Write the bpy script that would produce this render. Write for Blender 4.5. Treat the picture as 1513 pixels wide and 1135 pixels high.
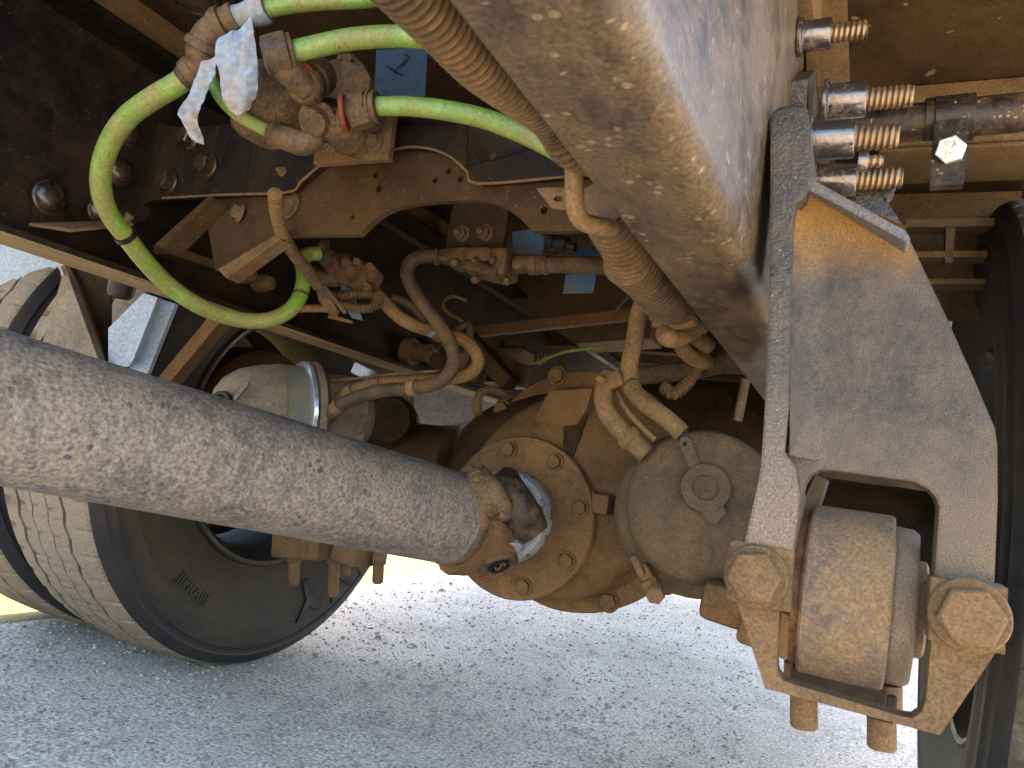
import bpy, bmesh, math, random
from math import sin, cos, pi, radians
from mathutils import Vector, Matrix, noise
from mathutils.geometry import tessellate_polygon
random.seed(7)
S = bpy.context.scene
COL = S.collection
for o in list(bpy.data.objects): bpy.data.objects.remove(o)
# ------------------------------------------------------------ camera, world, sun, exposure
F = 1090.49; W0, H0 = 1513, 1135
CAMX = Vector((0.89509, 0.08141, -0.43839)); CAMY = Vector((0.42136, 0.16716, 0.89135)); CAMZ = Vector((0.14584, -0.98256, 0.11532))
C0 = Vector((0, 0, .52))
cd = bpy.data.cameras.new('camera'); cam = bpy.data.objects.new('camera', cd); COL.objects.link(cam)
cd.sensor_width = 36; cd.lens = F/W0*36; cd.clip_start = .02; cd.clip_end = 500
right = Vector((CAMX.x, CAMY.x, CAMZ.x)); down = Vector((CAMX.y, CAMY.y, CAMZ.y)); fwd = Vector((CAMX.z, CAMY.z, CAMZ.z))
m = Matrix((right, -down, -fwd)).transposed().to_4x4(); m.translation = C0
cam.matrix_world = m
cd.dof.use_dof = True; cd.dof.focus_distance = .95; cd.dof.aperture_fstop = 24
S.camera = cam
SUN_EL, SUN_AZ = 56, 352      # azimuth the light comes from, degrees clockwise from +Y (truck's rear)
w = bpy.data.worlds.new('World'); S.world = w; w.use_nodes = True
nt = w.node_tree; sky = nt.nodes.new('ShaderNodeTexSky'); sky.sky_type = 'NISHITA'; sky.sun_disc = False
sky.dust_density = 2.2; sky.sun_elevation = radians(SUN_EL); sky.sun_rotation = radians(SUN_AZ)
bg = nt.nodes['Background']; bg.inputs[1].default_value = .15; nt.links.new(sky.outputs[0], bg.inputs[0])
sd = bpy.data.lights.new('sun', 'SUN'); sd.energy = 4.0; sd.angle = radians(.5); sd.color = (1, .93, .82)
so = bpy.data.objects.new('sun', sd); COL.objects.link(so)
az, el = radians(SUN_AZ), radians(SUN_EL)
sv = Vector((sin(az)*cos(el), cos(az)*cos(el), sin(el)))
so.rotation_euler = sv.to_track_quat('Z', 'Y').to_euler()
S.view_settings.view_transform = 'Standard'; S.view_settings.look = 'None'
S.view_settings.exposure = 3.05; S.view_settings.gamma = 1
S.cycles.max_bounces = 8; S.cycles.diffuse_bounces = 6; S.cycles.use_denoising = True

# ------------------------------------------------------------ pixel -> place in the truck's own axes
def ray(u, v): return right*((u-756.5)/F) + down*((v-567.5)/F) + fwd
def PL(u, v, ax, val):
    r = ray(u, v); return C0 + r*((val-C0[ax])/r[ax])
def PX(u, v, x): return PL(u, v, 0, x)
def PY(u, v, y): return PL(u, v, 1, y)
def PZ(u, v, z): return PL(u, v, 2, z)
def PD(u, v, d): return C0 + ray(u, v)*d
def V(*a): return Vector(a)

# ------------------------------------------------------------ materials
def srgb(h):
    h = h.lstrip('#'); o = []
    for i in (0, 2, 4):
        c = int(h[i:i+2], 16)/255; o.append(c/12.92 if c <= .04045 else ((c+.055)/1.055)**2.4)
    return (*o, 1)
def mat(name, base, dust=None, amt=.5, scale=7, soft=.12, rough=.55, drough=.9, metal=0, bump=.25, bscale=260, up=0.0, grain=.25, speck=None, speckamt=.1, speckscale=60, streak=None, streakdir=(1, 1, 1), spec=.28, big=.0, bev=.0012, patches=None, zst=(), sat=1, k=.62, kb=.45):
    """base coat, worn through and covered by dust in noise patches; fine grain; specks; optional second stain"""
    def wm(c):      # browns warmed in colour, standing in for warm bounce light
        return (c[0]*1.02, c[1]*(1-.035*sat), c[2]*(1-.24*sat), 1) if c and c[0] > c[1] > c[2]*1.12 else c
    dm_ = lambda c, q: (c[0]*q, c[1]*q, c[2]*q, 1) if c else c
    base, dust = dm_(wm(base), kb), dm_(wm(dust), k)
    zst = tuple((dm_(z[0], k),)+tuple(z[1:]) for z in zst)
    if speck: speck = dm_(speck, k)
    if patches: patches = (dm_(wm(patches[0]), (k+kb)/2),)+tuple(patches[1:])
    M = bpy.data.materials.new(name); M.use_nodes = True; N = M.node_tree; L = N.links; n = N.nodes
    p = n['Principled BSDF']
    def nw(t, **k):
        x = n.new(t)
        for a, b in k.items(): setattr(x, a, b)
        return x
    tc = nw('ShaderNodeTexCoord'); co = tc.outputs['Object']
    def noi(sc, det=6, dist=0, vec=co, ro=.6):
        x = nw('ShaderNodeTexNoise'); x.inputs['Scale'].default_value = sc; x.inputs['Detail'].default_value = det
        x.inputs['Distortion'].default_value = dist; x.inputs['Roughness'].default_value = ro; L.new(vec, x.inputs['Vector']); return x.outputs['Fac']
    def rng(v, a, b):
        x = nw('ShaderNodeMapRange'); x.interpolation_type = 'SMOOTHSTEP'
        x.inputs[1].default_value = a; x.inputs[2].default_value = b; L.new(v, x.inputs[0]); return x.outputs[0]
    def mth(op, a, b):
        x = nw('ShaderNodeMath', operation=op)
        for i, q in enumerate((a, b)):
            if isinstance(q, (int, float)): x.inputs[i].default_value = q
            else: L.new(q, x.inputs[i])
        return x.outputs[0]
    def mix(f, a, b, bt='MIX'):
        x = nw('ShaderNodeMix', data_type='RGBA', blend_type=bt)
        if isinstance(f, (int, float)): x.inputs[0].default_value = f
        else: L.new(f, x.inputs[0])
        for i, q in ((6, a), (7, b)):
            if isinstance(q, tuple): x.inputs[i].default_value = q
            else: L.new(q, x.inputs[i])
        return x.outputs[2]
    vec = co
    if streak:
        mp = nw('ShaderNodeMapping'); mp.inputs['Scale'].default_value = streak; L.new(co, mp.inputs[0]); vec = mp.outputs[0]
    col = base; rf = None
    if patches:      # second coat colour showing in irregular patches: (colour, threshold, scale)
        col = mix(rng(noi(patches[2], 7, .6, vec), patches[1], patches[1]+.06), col, patches[0])
    if dust:
        f1 = noi(scale, 8, .4, vec, .68); f2 = noi(scale*9, 4, 0, vec)
        f = mth('ADD', mth('MULTIPLY', f1, .72), mth('MULTIPLY', f2, .28))
        if up:
            g = nw('ShaderNodeNewGeometry'); sx = nw('ShaderNodeSeparateXYZ'); L.new(g.outputs['Normal'], sx.inputs[0])
            f = mth('ADD', f, mth('MULTIPLY', sx.outputs[2], up))
        rf = rng(f, (1-amt)*.42+.29-soft, (1-amt)*.42+.29+soft)
        col = mix(rf, col, dust)
    for (zc, za, zb, zn) in zst:      # stains that lie in a band of heights: dust that settled or splashed there
        g2 = nw('ShaderNodeNewGeometry'); s2 = nw('ShaderNodeSeparateXYZ'); L.new(g2.outputs['Position'], s2.inputs[0])
        zz = mth('ADD', s2.outputs[2], mth('MULTIPLY', mth('SUBTRACT', noi(22, 7, .3), .5), zn))
        x = nw('ShaderNodeMapRange'); x.interpolation_type = 'SMOOTHSTEP'; L.new(zz, x.inputs[0]); lo_, hi_, f0, f1 = (za, zb, 0, .92) if za < zb else (zb, za, .92, 0)
        x.inputs[1].default_value = lo_; x.inputs[2].default_value = hi_; x.inputs[3].default_value = f0; x.inputs[4].default_value = f1
        col = mix(x.outputs[0], col, zc)
    if speck:
        vo = nw('ShaderNodeTexVoronoi'); vo.inputs['Scale'].default_value = speckscale; L.new(co, vo.inputs['Vector'])
        sel = noi(speckscale*.35, 2)
        sf = mth('MULTIPLY', rng(vo.outputs['Distance'], .34, .24), rng(sel, .62-speckamt*.4, .66-speckamt*.4))
        col = mix(sf, col, speck)
    gr = noi(bscale*1.3, 3); x = nw('ShaderNodeMapRange'); L.new(gr, x.inputs[0])
    x.inputs[1].default_value = .3; x.inputs[2].default_value = .7; x.inputs[3].default_value = 1-grain; x.inputs[4].default_value = 1+grain
    gg = nw('ShaderNodeCombineXYZ')
    for i in range(3): L.new(x.outputs[0], gg.inputs[i])
    col = mix(1.0, col, gg.outputs[0], 'MULTIPLY')
    L.new(col, p.inputs['Base Color'])
    p.inputs['Metallic'].default_value = metal; p.inputs['Specular IOR Level'].default_value = spec
    if rf is not None:
        r = nw('ShaderNodeMapRange'); L.new(rf, r.inputs[0]); r.inputs[3].default_value = rough; r.inputs[4].default_value = drough
        L.new(r.outputs[0], p.inputs['Roughness'])
        if metal: L.new(mth('MULTIPLY', mth('SUBTRACT', 1.0, rf), metal), p.inputs['Metallic'])
    else: p.inputs['Roughness'].default_value = rough
    h = mth('ADD', noi(bscale, 5), mth('MULTIPLY', noi(bscale*.22, 4, .5, vec), 1.2))
    bp = nw('ShaderNodeBump'); bp.inputs['Strength'].default_value = bump; bp.inputs['Distance'].default_value = .0012; L.new(h, bp.inputs['Height'])
    if bev:
        bv = nw('ShaderNodeBevel'); bv.samples = 3; bv.inputs[0].default_value = bev; L.new(bv.outputs[0], bp.inputs['Normal'])
    L.new(bp.outputs[0], p.inputs['Normal'])
    return M
DUST = (.215, .122, .055, 1); DUSTL = (.42, .30, .185, 1); DUSTD = (.20, .12, .06, 1); BLK = (.012, .012, .014, 1)
m_railin = mat('black_frame_paint', (.009, .008, .009, 1), (.06, .034, .017, 1), .40, 6, .16, rough=.5, bump=.2, speck=(.14, .09, .05, 1), speckamt=.05, speckscale=300, k=0.45, kb=0.4, spec=.15)
m_rail = mat('dusty_frame_flange', (.028, .024, .023, 1), (.165, .108, .060, 1), .54, 10, .20, rough=.28, drough=.55, bump=.4, speck=(.27, .18, .095, 1), speckamt=.15, speckscale=120, streak=(1, .5, .8), grain=.45, patches=((.10, .072, .05, 1), .49, 40), spec=.5, k=0.6, kb=0.36)
m_tan = mat('tan_caked_dust', (.09, .055, .028, 1), (.24, .14, .066, 1), .62, 8, .15, rough=.8, bump=.5, bscale=340)
m_hang = mat('hanger_dusty_cast_iron', (.048, .047, .05, 1), (.20, .158, .118, 1), .46, 15, .20, rough=.38, drough=.75, bump=.8, bscale=760, grain=.55, sat=.2, zst=(((.36, .18, .034, 1), .690, .742, .05), ((.25, .178, .105, 1), .615, .49, .08)), k=0.55, kb=0.5, bev=.0045)
m_hangup = mat('hanger_bare_black', (.032, .030, .030, 1), (.165, .122, .08, 1), .40, 22, .2, rough=.25, drough=.5, bump=.8, bscale=420, grain=.6, sat=.4, zst=(((.235, .158, .09, 1), .64, .49, .08),), speck=(.32, .25, .17, 1), speckamt=.04, speckscale=330, k=0.56, kb=0.5, spec=.5, bev=.0045)
m_ledge = mat('worn_sheen_edge', (.105, .112, .128, 1), (.19, .15, .11, 1), .44, 40, .16, rough=.32, drough=.7, bump=1.0, bscale=420, grain=.5, k=0.75, kb=0.75, spec=.5, bev=.0045)  # bluish sky sheen put into the colour of the worn lip
m_hangrust = mat('hanger_ochre_dust', (.24, .125, .032, 1), (.27, .15, .045, 1), .5, 9, .2, rough=.8, bump=.5, bscale=420)
m_bush = mat('bushing_tan_dust', sat=.55, base=(.085, .072, .066, 1), dust=(.265, .172, .095, 1), amt=.70, scale=16, soft=.14, rough=.7, bump=.8, bscale=300, grain=.35, patches=((.09, .085, .09, 1), .36, 30), k=0.62, kb=0.55)
m_bolt = mat('caked_bolt', sat=.6, base=(.10, .065, .036, 1), dust=(.235, .145, .072, 1), amt=.68, scale=16, soft=.2, rough=.8, bump=.45, bscale=320, grain=.35, k=0.6, kb=0.5)
m_nut = mat('dark_steel_collar', (.17, .15, .14, 1), (.30, .19, .09, 1), .24, 30, .12, rough=.2, drough=.5, metal=.85, bump=.2, k=0.7, kb=0.8, spec=.5)
m_thr = mat('oily_thread_steel', (.17, .145, .125, 1), (.30, .15, .045, 1), .42, 34, .3, rough=.2, drough=.3, metal=.9, bump=.05, grain=.1, k=0.8, kb=0.8, spec=.5)
m_blackb = mat('black_bolt_paint', (.012, .011, .012, 1), (.12, .07, .032, 1), .40, 16, .2, rough=.18, drough=.6, bump=.06, spec=.5)
m_gus = mat('black_gusset_paint', (.012, .010, .010, 1), (.06, .036, .018, 1), .44, 7, .2, rough=.48, bump=.25, streak=(2, 1, .5), speck=(.14, .09, .05, 1), speckamt=.05, speckscale=320, k=0.42, kb=0.35, spec=.15)
m_cross = mat('brown_dusty_plate', (.035, .023, .013, 1), (.130, .075, .034, 1), .55, 6, .24, rough=.6, bump=.4, grain=.3, speck=(.22, .14, .07, 1), speckamt=.06, speckscale=300, k=0.56, kb=0.4, spec=.15)
m_valve = mat('dirt_packed_valve', (.06, .040, .023, 1), (.19, .112, .052, 1), .52, 30, .16, rough=.8, bump=1.0, bscale=230, grain=.4, k=0.62, kb=0.45)
m_fit = mat('brown_nylon_fitting', (.045, .032, .022, 1), (.19, .115, .058, 1), .50, 34, .16, rough=.35, bump=.3)
m_green = mat('green_nylon_hose', (.125, .33, .028, 1), (.25, .21, .075, 1), .54, 18, .14, rough=.3, drough=.7, bump=.2, speck=(.06, .06, .02, 1), speckamt=.2, speckscale=420, bev=0, grain=.2, patches=((.19, .40, .05, 1), .5, 60), k=0.68, kb=0.68, spec=.5)
m_tape = mat('pale_blue_masking_tape', sat=0, base=(.30, .40, .50, 1), dust=(.38, .29, .19, 1), amt=.42, scale=38, soft=.14, rough=.75, bump=.9, bscale=140, bev=0, k=0.62, kb=0.62)
m_tapedk = mat('dark_blue_tape', (.020, .045, .085, 1), (.04, .055, .07, 1), .35, 30, .2, rough=.7, bump=.4, bscale=160, bev=0, k=0.7, kb=0.8)
m_tapemd = mat('mid_blue_tape', (.045, .11, .20, 1), (.13, .12, .10, 1), .42, 30, .2, rough=.7, bump=.4, bscale=160, bev=0, k=0.7, kb=0.8)
m_ink = mat('black_ink', (.008, .008, .01, 1), rough=.5, bump=0, bev=0)
m_cond = mat('dusty_corrugated_loom', (.028, .020, .014, 1), (.205, .125, .062, 1), .60, 9, .2, rough=.45, bump=.25, bev=0)
m_hose = mat('dusty_rubber_hose', (.035, .028, .022, 1), (.185, .118, .064, 1), .52, 18, .2, rough=.55, bump=.4, bev=0, grain=.35, k=0.52, kb=0.4)
m_hosetan = mat('tan_dusty_hose', (.09, .058, .032, 1), (.26, .162, .082, 1), .68, 18, .18, rough=.8, bump=.55, bev=0, grain=.3, k=0.62, kb=0.5)
m_shaft = mat('driveshaft_mud', sat=0, base=(.075, .069, .068, 1), dust=(.285, .232, .172, 1), amt=.58, scale=11, soft=.2, rough=.36, drough=.75, bump=1.0, bscale=190, grain=.5, bev=.001, streak=(1.6, 1.1, .45), patches=((.20, .18, .165, 1), .50, 90), speck=(.10, .092, .088, 1), speckamt=.04, speckscale=85, k=.62, kb=.62)
m_rust = mat('flaking_rust', (.16, .06, .02, 1), (.22, .125, .062, 1), .48, 40, .12, rough=.85, bump=1, bscale=260)
m_axle = mat('axle_baked_dust', (.085, .048, .022, 1), (.205, .112, .046, 1), .58, 6, .24, rough=.8, bump=.7, bscale=330, grain=.35, patches=((.12, .068, .03, 1), .5, 24), k=.72, kb=.55, sat=.6)
m_axdk = mat('axle_dark_oil', (.022, .016, .012, 1), (.15, .085, .04, 1), .44, 7, .2, rough=.45, bump=.5, k=0.45, kb=0.35, spec=.15)
m_grease = mat('grey_grease_ring', (.36, .38, .37, 1), (.03, .03, .033, 1), .38, 34, .04, rough=.3, drough=.45, bump=1.0, bscale=150, metal=.1, k=0.6, kb=0.7)
m_yoke = mat('oily_yoke', (.035, .026, .020, 1), (.22, .14, .075, 1), .50, 26, .12, rough=.35, bump=.8)
m_cham = mat('brake_chamber_dust', (.060, .042, .027, 1), (.165, .108, .060, 1), .55, 9, .22, rough=.75, bump=.75, bscale=380, grain=.35, sat=1, patches=((.10, .068, .04, 1), .48, 26), k=0.66, kb=0.5)
m_chamL = mat('pale_chamber_dust', sat=.35, base=(.12, .105, .088, 1), dust=(.33, .245, .16, 1), amt=.64, scale=9, soft=.18, rough=.65, bump=.4, bscale=300, grain=.3, k=0.62, kb=0.55)
m_chamG = mat('chamber_grey_green_paint', (.17, .185, .17, 1), (.31, .235, .155, 1), .46, 14, .14, rough=.45, bump=.35, speck=(.28, .09, .02, 1), speckamt=.2, speckscale=44, k=0.65, kb=0.65)
m_chrome = mat('zinc_band', (.55, .60, .66, 1), (.3, .22, .15, 1), .16, 8, .1, rough=.22, drough=.7, metal=.8, bump=.15, k=0.9, kb=0.9, spec=.5)
m_tyre = mat('tyre_rubber', sat=0, base=(.020, .020, .022, 1), dust=(.070, .060, .050, 1), amt=.44, scale=4.2, soft=.24, rough=.5, drough=.8, bump=.4, bscale=240, grain=.25, bev=0, k=0.55, kb=0.55)
m_tread = mat('dusty_tread', sat=.35, base=(.09, .078, .066, 1), dust=(.33, .265, .195, 1), amt=.80, scale=7, soft=.16, rough=.9, bump=.8, bscale=260, bev=0, grain=.35, k=0.56, kb=0.55)
m_treadR = mat('dark_tread', (.035, .032, .030, 1), (.19, .165, .14, 1), .55, 7, .2, rough=.5, drough=.9, bump=.6, bscale=260, bev=0)
m_letter = mat('black_raised_rubber', (.006, .006, .007, 1), (.016, .015, .014, 1), .35, 20, .2, rough=.5, bump=.2, bev=0)
m_rim = mat('grey_rim', (.035, .036, .036, 1), (.10, .08, .06, 1), .44, 8, .2, rough=.4, bump=.3, k=0.4, kb=0.4)
m_drum = mat('rusty_drum', (.025, .014, .009, 1), (.11, .045, .018, 1), .5, 7, .2, rough=.7, bump=.5, k=0.5, kb=0.4)
m_deck = mat('rusty_brown_floor', (.050, .028, .013, 1), (.125, .070, .030, 1), .48, 6, .22, rough=.7, bump=.5, speck=(.30, .2, .11, 1), speckamt=.06, speckscale=70, grain=.35, patches=((.030, .018, .010, 1), .42, 9), k=0.55, kb=0.4, spec=.15)
m_deckbar = mat('tan_floor_bar', (.11, .066, .032, 1), (.235, .148, .075, 1), .58, 8, .2, rough=.8, bump=.45, grain=.35, k=0.58, kb=0.5)
m_pipe = mat('black_spattered_pipe', (.016, .013, .012, 1), (.15, .092, .047, 1), .36, 17, .16, rough=.3, drough=.7, bump=.35, speck=(.36, .27, .17, 1), speckamt=.16, speckscale=190, k=0.5, kb=0.35)
m_zinc = mat('bright_zinc_bolt', sat=0, base=(.62, .62, .56, 1), dust=(.40, .36, .28, 1), amt=.3, scale=60, soft=.1, rough=.32, metal=.7, bump=.15, k=0.85, kb=0.85, spec=.5)
m_bluepan = mat('sky_tinted_panel', (.36, .45, .57, 1), (.36, .37, .38, 1), .35, 16, .2, rough=.6, bump=.9, bscale=190, k=0.8, kb=0.8)  # blue of the reflected sky put into the base colour
m_lhang = mat('left_hanger_dust', sat=.35, base=(.12, .10, .078, 1), dust=(.30, .235, .17, 1), amt=.62, scale=12, soft=.2, rough=.8, bump=.6, bscale=300, grain=.35, k=0.6, kb=0.55)
m_red = mat('red_thread_seal', (.20, .016, .009, 1), (.12, .06, .03, 1), .42, 60, .2, rough=.6, bump=.2, k=0.8, kb=0.8)
m_wire = mat('thin_dusty_wire', (.04, .03, .02, 1), (.2, .13, .07, 1), .5, 30, .2, rough=.6, bump=.1, bev=0)
m_rubblk = mat('black_rubber_part', (.012, .012, .013, 1), (.07, .05, .035, 1), .32, 12, .2, rough=.35, bump=.2)
m_flap = mat('pale_dusty_flap', (.19, .185, .19, 1), (.33, .315, .31, 1), .5, 22, .2, rough=.8, bump=.9, bscale=90, sat=0, k=0.75, kb=0.75)
m_belw = mat('dark_bellows_rubber', (.02, .015, .012, 1), (.12, .07, .035, 1), .42, 14, .2, rough=.6, bump=.2)
m_flange = mat('tan_flange_underside', (.16, .11, .065, 1), (.34, .25, .16, 1), .58, 12, .2, rough=.7, bump=.4, streak=(2, .3, 1), k=.75, kb=.7)
m_yoked = mat('black_oily_casting', (.025, .021, .018, 1), (.14, .09, .05, 1), .42, 34, .12, rough=.3, bump=.9)
m_shring = mat('weld_ring_rusty', (.07, .06, .055, 1), (.22, .16, .10, 1), .42, 30, .14, rough=.6, bump=1, bscale=240, patches=((.26, .09, .02, 1), .49, 26))
m_tyred = mat('tyre_rubber_dusty', (.035, .031, .028, 1), (.125, .103, .082, 1), .52, 6, .26, rough=.75, drough=.9, bump=.5, bscale=240, grain=.3, bev=0, k=0.42, kb=0.45)
m_orange = mat('orange_rust_bar', (.17, .066, .02, 1), (.20, .10, .04, 1), .5, 10, .2, rough=.7, bump=.5)

# ------------------------------------------------------------ mesh tools
class MB:
    def __init__(s): s.v = []; s.f = []; s.fm = []
    def add(s, vs, fs, mi=0):
        b = len(s.v); s.v += [Vector(q) for q in vs]; s.f += [tuple(b+i for i in q) for q in fs]; s.fm += [mi]*len(fs); return s
    def box(s, c, size, rot=None, bevel=0, seg=2):
        bm = bmesh.new(); bmesh.ops.create_cube(bm, size=1)
        bmesh.ops.scale(bm, vec=size, verts=bm.verts)
        if bevel: bmesh.ops.bevel(bm, geom=bm.edges[:], offset=bevel, segments=seg, affect='EDGES', profile=.5)
        Mx = Matrix.Translation(c) @ (rot.to_4x4() if rot else Matrix())
        bm.verts.index_update()
        s.add([Mx @ q.co for q in bm.verts], [[q.index for q in f.verts] for f in bm.faces]); bm.free(); return s
    def prism(s, loop, ext, holes=()):
        loops = [list(loop)]+[list(h) for h in holes]
        flat = [p for l in loops for p in l]
        tris = tessellate_polygon(loops)
        n = len(flat); ext = Vector(ext)
        vs = flat+[p+ext for p in flat]
        fs = [tuple(t) for t in tris]+[tuple(n+i for i in reversed(t)) for t in tris]
        b = 0
        for l in loops:
            k = len(l)
            for i in range(k): fs.append((b+i, b+(i+1) % k, n+b+(i+1) % k, n+b+i))
            b += k
        return s.add(vs, fs)
    def lathe(s, o, d, prof, seg=40, sx=1, a0=0, a1=2*pi, ref=None, cap=True):
        d = Vector(d).normalized(); r = Vector(ref) if ref else (Vector((0, 0, 1)) if abs(d.z) < .9 else Vector((1, 0, 0)))
        x = d.cross(r).normalized(); y = d.cross(x)
        full = abs(a1-a0-2*pi) < 1e-6; k = seg if full else seg+1
        vs = []; fs = []
        for t, rad in prof:
            for i in range(k):
                a = a0+(a1-a0)*i/seg; vs.append(o+d*t+x*(rad*cos(a)*sx)+y*(rad*sin(a)))
        for j in range(len(prof)-1):
            for i in range(seg):
                a, b = j*k+i, j*k+(i+1) % k
                fs.append((a, b, b+k, a+k))
        if full and cap:
            if prof[0][1] > 1e-5: fs.append(tuple(range(k)))
            if prof[-1][1] > 1e-5: fs.append(tuple(reversed(range((len(prof)-1)*k, len(prof)*k))))
        return s.add(vs, fs)
    def hexa(s, o, d, r, h, ch=.12, rot=0, ref=None):
        d = Vector(d).normalized(); q = Vector(ref) if ref else (Vector((0, 0, 1)) if abs(d.z) < .9 else Vector((1, 0, 0)))
        x = d.cross(q).normalized(); y = d.cross(x); vs = []; fs = []
        for t, k in ((0, 1), (h*(1-ch), 1), (h, 1-ch*.9)):
            for i in range(6):
                a = rot+i*pi/3; vs.append(o+d*t+(x*cos(a)+y*sin(a))*r*k)
        for j in range(2):
            for i in range(6): fs.append((j*6+i, j*6+(i+1) % 6, j*6+6+(i+1) % 6, j*6+6+i))
        fs += [tuple(range(6)), tuple(range(17, 11, -1))]
        return s.add(vs, fs)
    def tube(s, pts, rad, seg=14, corr=None, smooth=True, step=None, flat=1.0):
        pts = [Vector(p) for p in pts]
        P = catmull(pts) if smooth and len(pts) > 2 else pts
        # resample by arc length
        Lc = [0]
        for a, b in zip(P, P[1:]): Lc.append(Lc[-1]+(b-a).length)
        T = Lc[-1]; st = step or (corr[0]/4 if corr else max(T/160, .004)); n = max(2, int(T/st)); Q = []; j = 0
        for i in range(n+1):
            t = T*i/n
            while j < len(Lc)-2 and Lc[j+1] < t: j += 1
            f = (t-Lc[j])/max(1e-9, Lc[j+1]-Lc[j]); Q.append(P[j].lerp(P[j+1], f))
        vs = []; fs = []; up = None
        for i, q in enumerate(Q):
            d = (Q[min(i+1, n)]-Q[max(i-1, 0)]).normalized()
            if up is None: up = d.orthogonal().normalized()
            up = (up-d*up.dot(d)).normalized(); sd = d.cross(up)
            r = rad(i/n) if callable(rad) else rad
            if corr: r += corr[1]*(.5 if (i % 4) in (1, 2) else -.5)
            for k in range(seg):
                a = 2*pi*k/seg; vs.append(q+(up*cos(a)+sd*sin(a)*flat)*r)
        for i in range(n):
            for k in range(seg): fs.append((i*seg+k, i*seg+(k+1) % seg, (i+1)*seg+(k+1) % seg, (i+1)*seg+k))
        fs += [tuple(reversed(range(seg))), tuple(range(n*seg, n*seg+seg))]
        return s.add(vs, fs)
    def mesh(s, name, mats, off=Vector((0, 0, 0)), ang=38):
        me = bpy.data.meshes.new(name); me.from_pydata([v-off for v in s.v], [], s.f); me.validate()
        bm = bmesh.new(); bm.from_mesh(me); bmesh.ops.recalc_face_normals(bm, faces=bm.faces); bm.to_mesh(me); bm.free()
        mats = mats if isinstance(mats, (list, tuple)) else [mats]
        for mm in mats: me.materials.append(mm)
        if len(mats) > 1 and len(s.fm) == len(me.polygons):
            me.polygons.foreach_set('material_index', s.fm)
        me.polygons.foreach_set('use_smooth', [True]*len(me.polygons))
        try: me.set_sharp_from_angle(angle=radians(ang))
        except Exception: pass
        me.update(); return me
def catmull(p, k=14):
    out = []
    for i in range(len(p)-1):
        a = p[i-1] if i else p[0]*2-p[1]; b, c = p[i], p[i+1]; d = p[i+2] if i+2 < len(p) else p[-1]*2-p[-2]
        for j in range(k):
            t = j/k; out.append(.5*((2*b)+(c-a)*t+(2*a-5*b+4*c-d)*t*t+(-a+3*b-3*c+d)*t**3))
    return out+[p[-1]]
def tag(o, label=None, cat=None, group=None, kind=None):
    if label: o['label'] = label
    if cat: o['category'] = cat
    if group: o['group'] = group
    if kind: o['kind'] = kind
    return o
def thing(name, loc, label, cat, group=None):
    o = bpy.data.objects.new(name, None); o.location = loc; o.empty_display_size = .02; COL.objects.link(o)
    return tag(o, label, cat, group)
def base(o):
    b = Vector((0, 0, 0))
    while o: b = b+o.location; o = o.parent
    return b
def part(name, mb, mat_, parent=None, label=None, ang=38):
    off = base(parent) if parent else sum(mb.v, Vector())/len(mb.v)
    o = bpy.data.objects.new(name, mb.mesh(name, mat_, off, ang)); COL.objects.link(o)
    if parent: o.parent = parent
    else: o.location = off
    if label: o['label'] = label
    return o
def put(name, me, parent, loc, d=None, roll=0, sc=1):
    """a copy of a shared mesh (built along +Z) stood at loc, pointing along d"""
    o = bpy.data.objects.new(name, me); COL.objects.link(o); o.parent = parent
    o.location = loc-base(parent)
    if d is not None:
        q = Vector(d).normalized().to_track_quat('Z', 'Y').to_matrix() @ Matrix.Rotation(roll, 3, 'Z'); o.rotation_euler = q.to_euler()
    o.scale = (sc, sc, sc); return o
def struct(name, mb, mat_, kind='structure'): return tag(part(name, mb, mat_), kind=kind)
def text_mb(txt, size, xf, depth=.0008, bold=0):
    cu = bpy.data.curves.new('t', 'FONT'); cu.body = txt; cu.size = size; cu.align_x = 'CENTER'; cu.align_y = 'CENTER'; cu.extrude = depth; cu.resolution_u = 3; cu.offset = bold
    ob = bpy.data.objects.new('t', cu); COL.objects.link(ob); bpy.context.view_layer.update()
    me = bpy.data.meshes.new_from_object(ob.evaluated_get(bpy.context.evaluated_depsgraph_get()))
    mb = MB(); mb.add([xf(v.co) for v in me.vertices], [tuple(p.vertices) for p in me.polygons])
    bpy.data.objects.remove(ob); bpy.data.meshes.remove(me); return mb
XA, YA, ZA = V(1, 0, 0), V(0, 1, 0), V(0, 0, 1); O = V(0, 0, 0)
def rough(mb, amp, sc, seed=0):
    for v in mb.v:
        v += noise.noise_vector(v*sc+V(seed, 0, 0))*amp
    return mb
# shared bolts, along +Z
def bolt_mesh(name, r, h, wr, wh, mt, tip=0):
    mb = MB(); mb.lathe(O, ZA, [(0, wr), (wh*.7, wr), (wh, wr*.93), (wh, r*.8)], 24); mb.hexa(V(0, 0, wh), ZA, r, h)
    if tip: mb.lathe(V(0, 0, wh+h*.9), ZA, [(0, r*.55), (tip*.85, r*.55), (tip, r*.45)], 14)
    return mb.mesh(name, mt)
def dome_mesh(name, r, mt):
    mb = MB(); mb.lathe(O, ZA, [(0, r), (r*.14, r*1.0), (r*.2, r*.9), (r*.42, r*.82), (r*.6, r*.6), (r*.66, r*.3), (r*.67, 0)], 28)
    return mb.mesh(name, mt)
me_hex = bolt_mesh('hex_bolt', .0125, .010, .0165, .004, m_bolt)
me_hexdk = bolt_mesh('hex_bolt_dark', .0135, .013, .0165, .004, m_blackb)
me_dome = dome_mesh('round_head', .0185, m_blackb)
me_small = bolt_mesh('small_bolt', .0065, .005, .0085, .002, m_bolt, .006)
me_axb = bolt_mesh('axle_bolt', .0115, .008, .0145, .003, m_axle)

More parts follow.
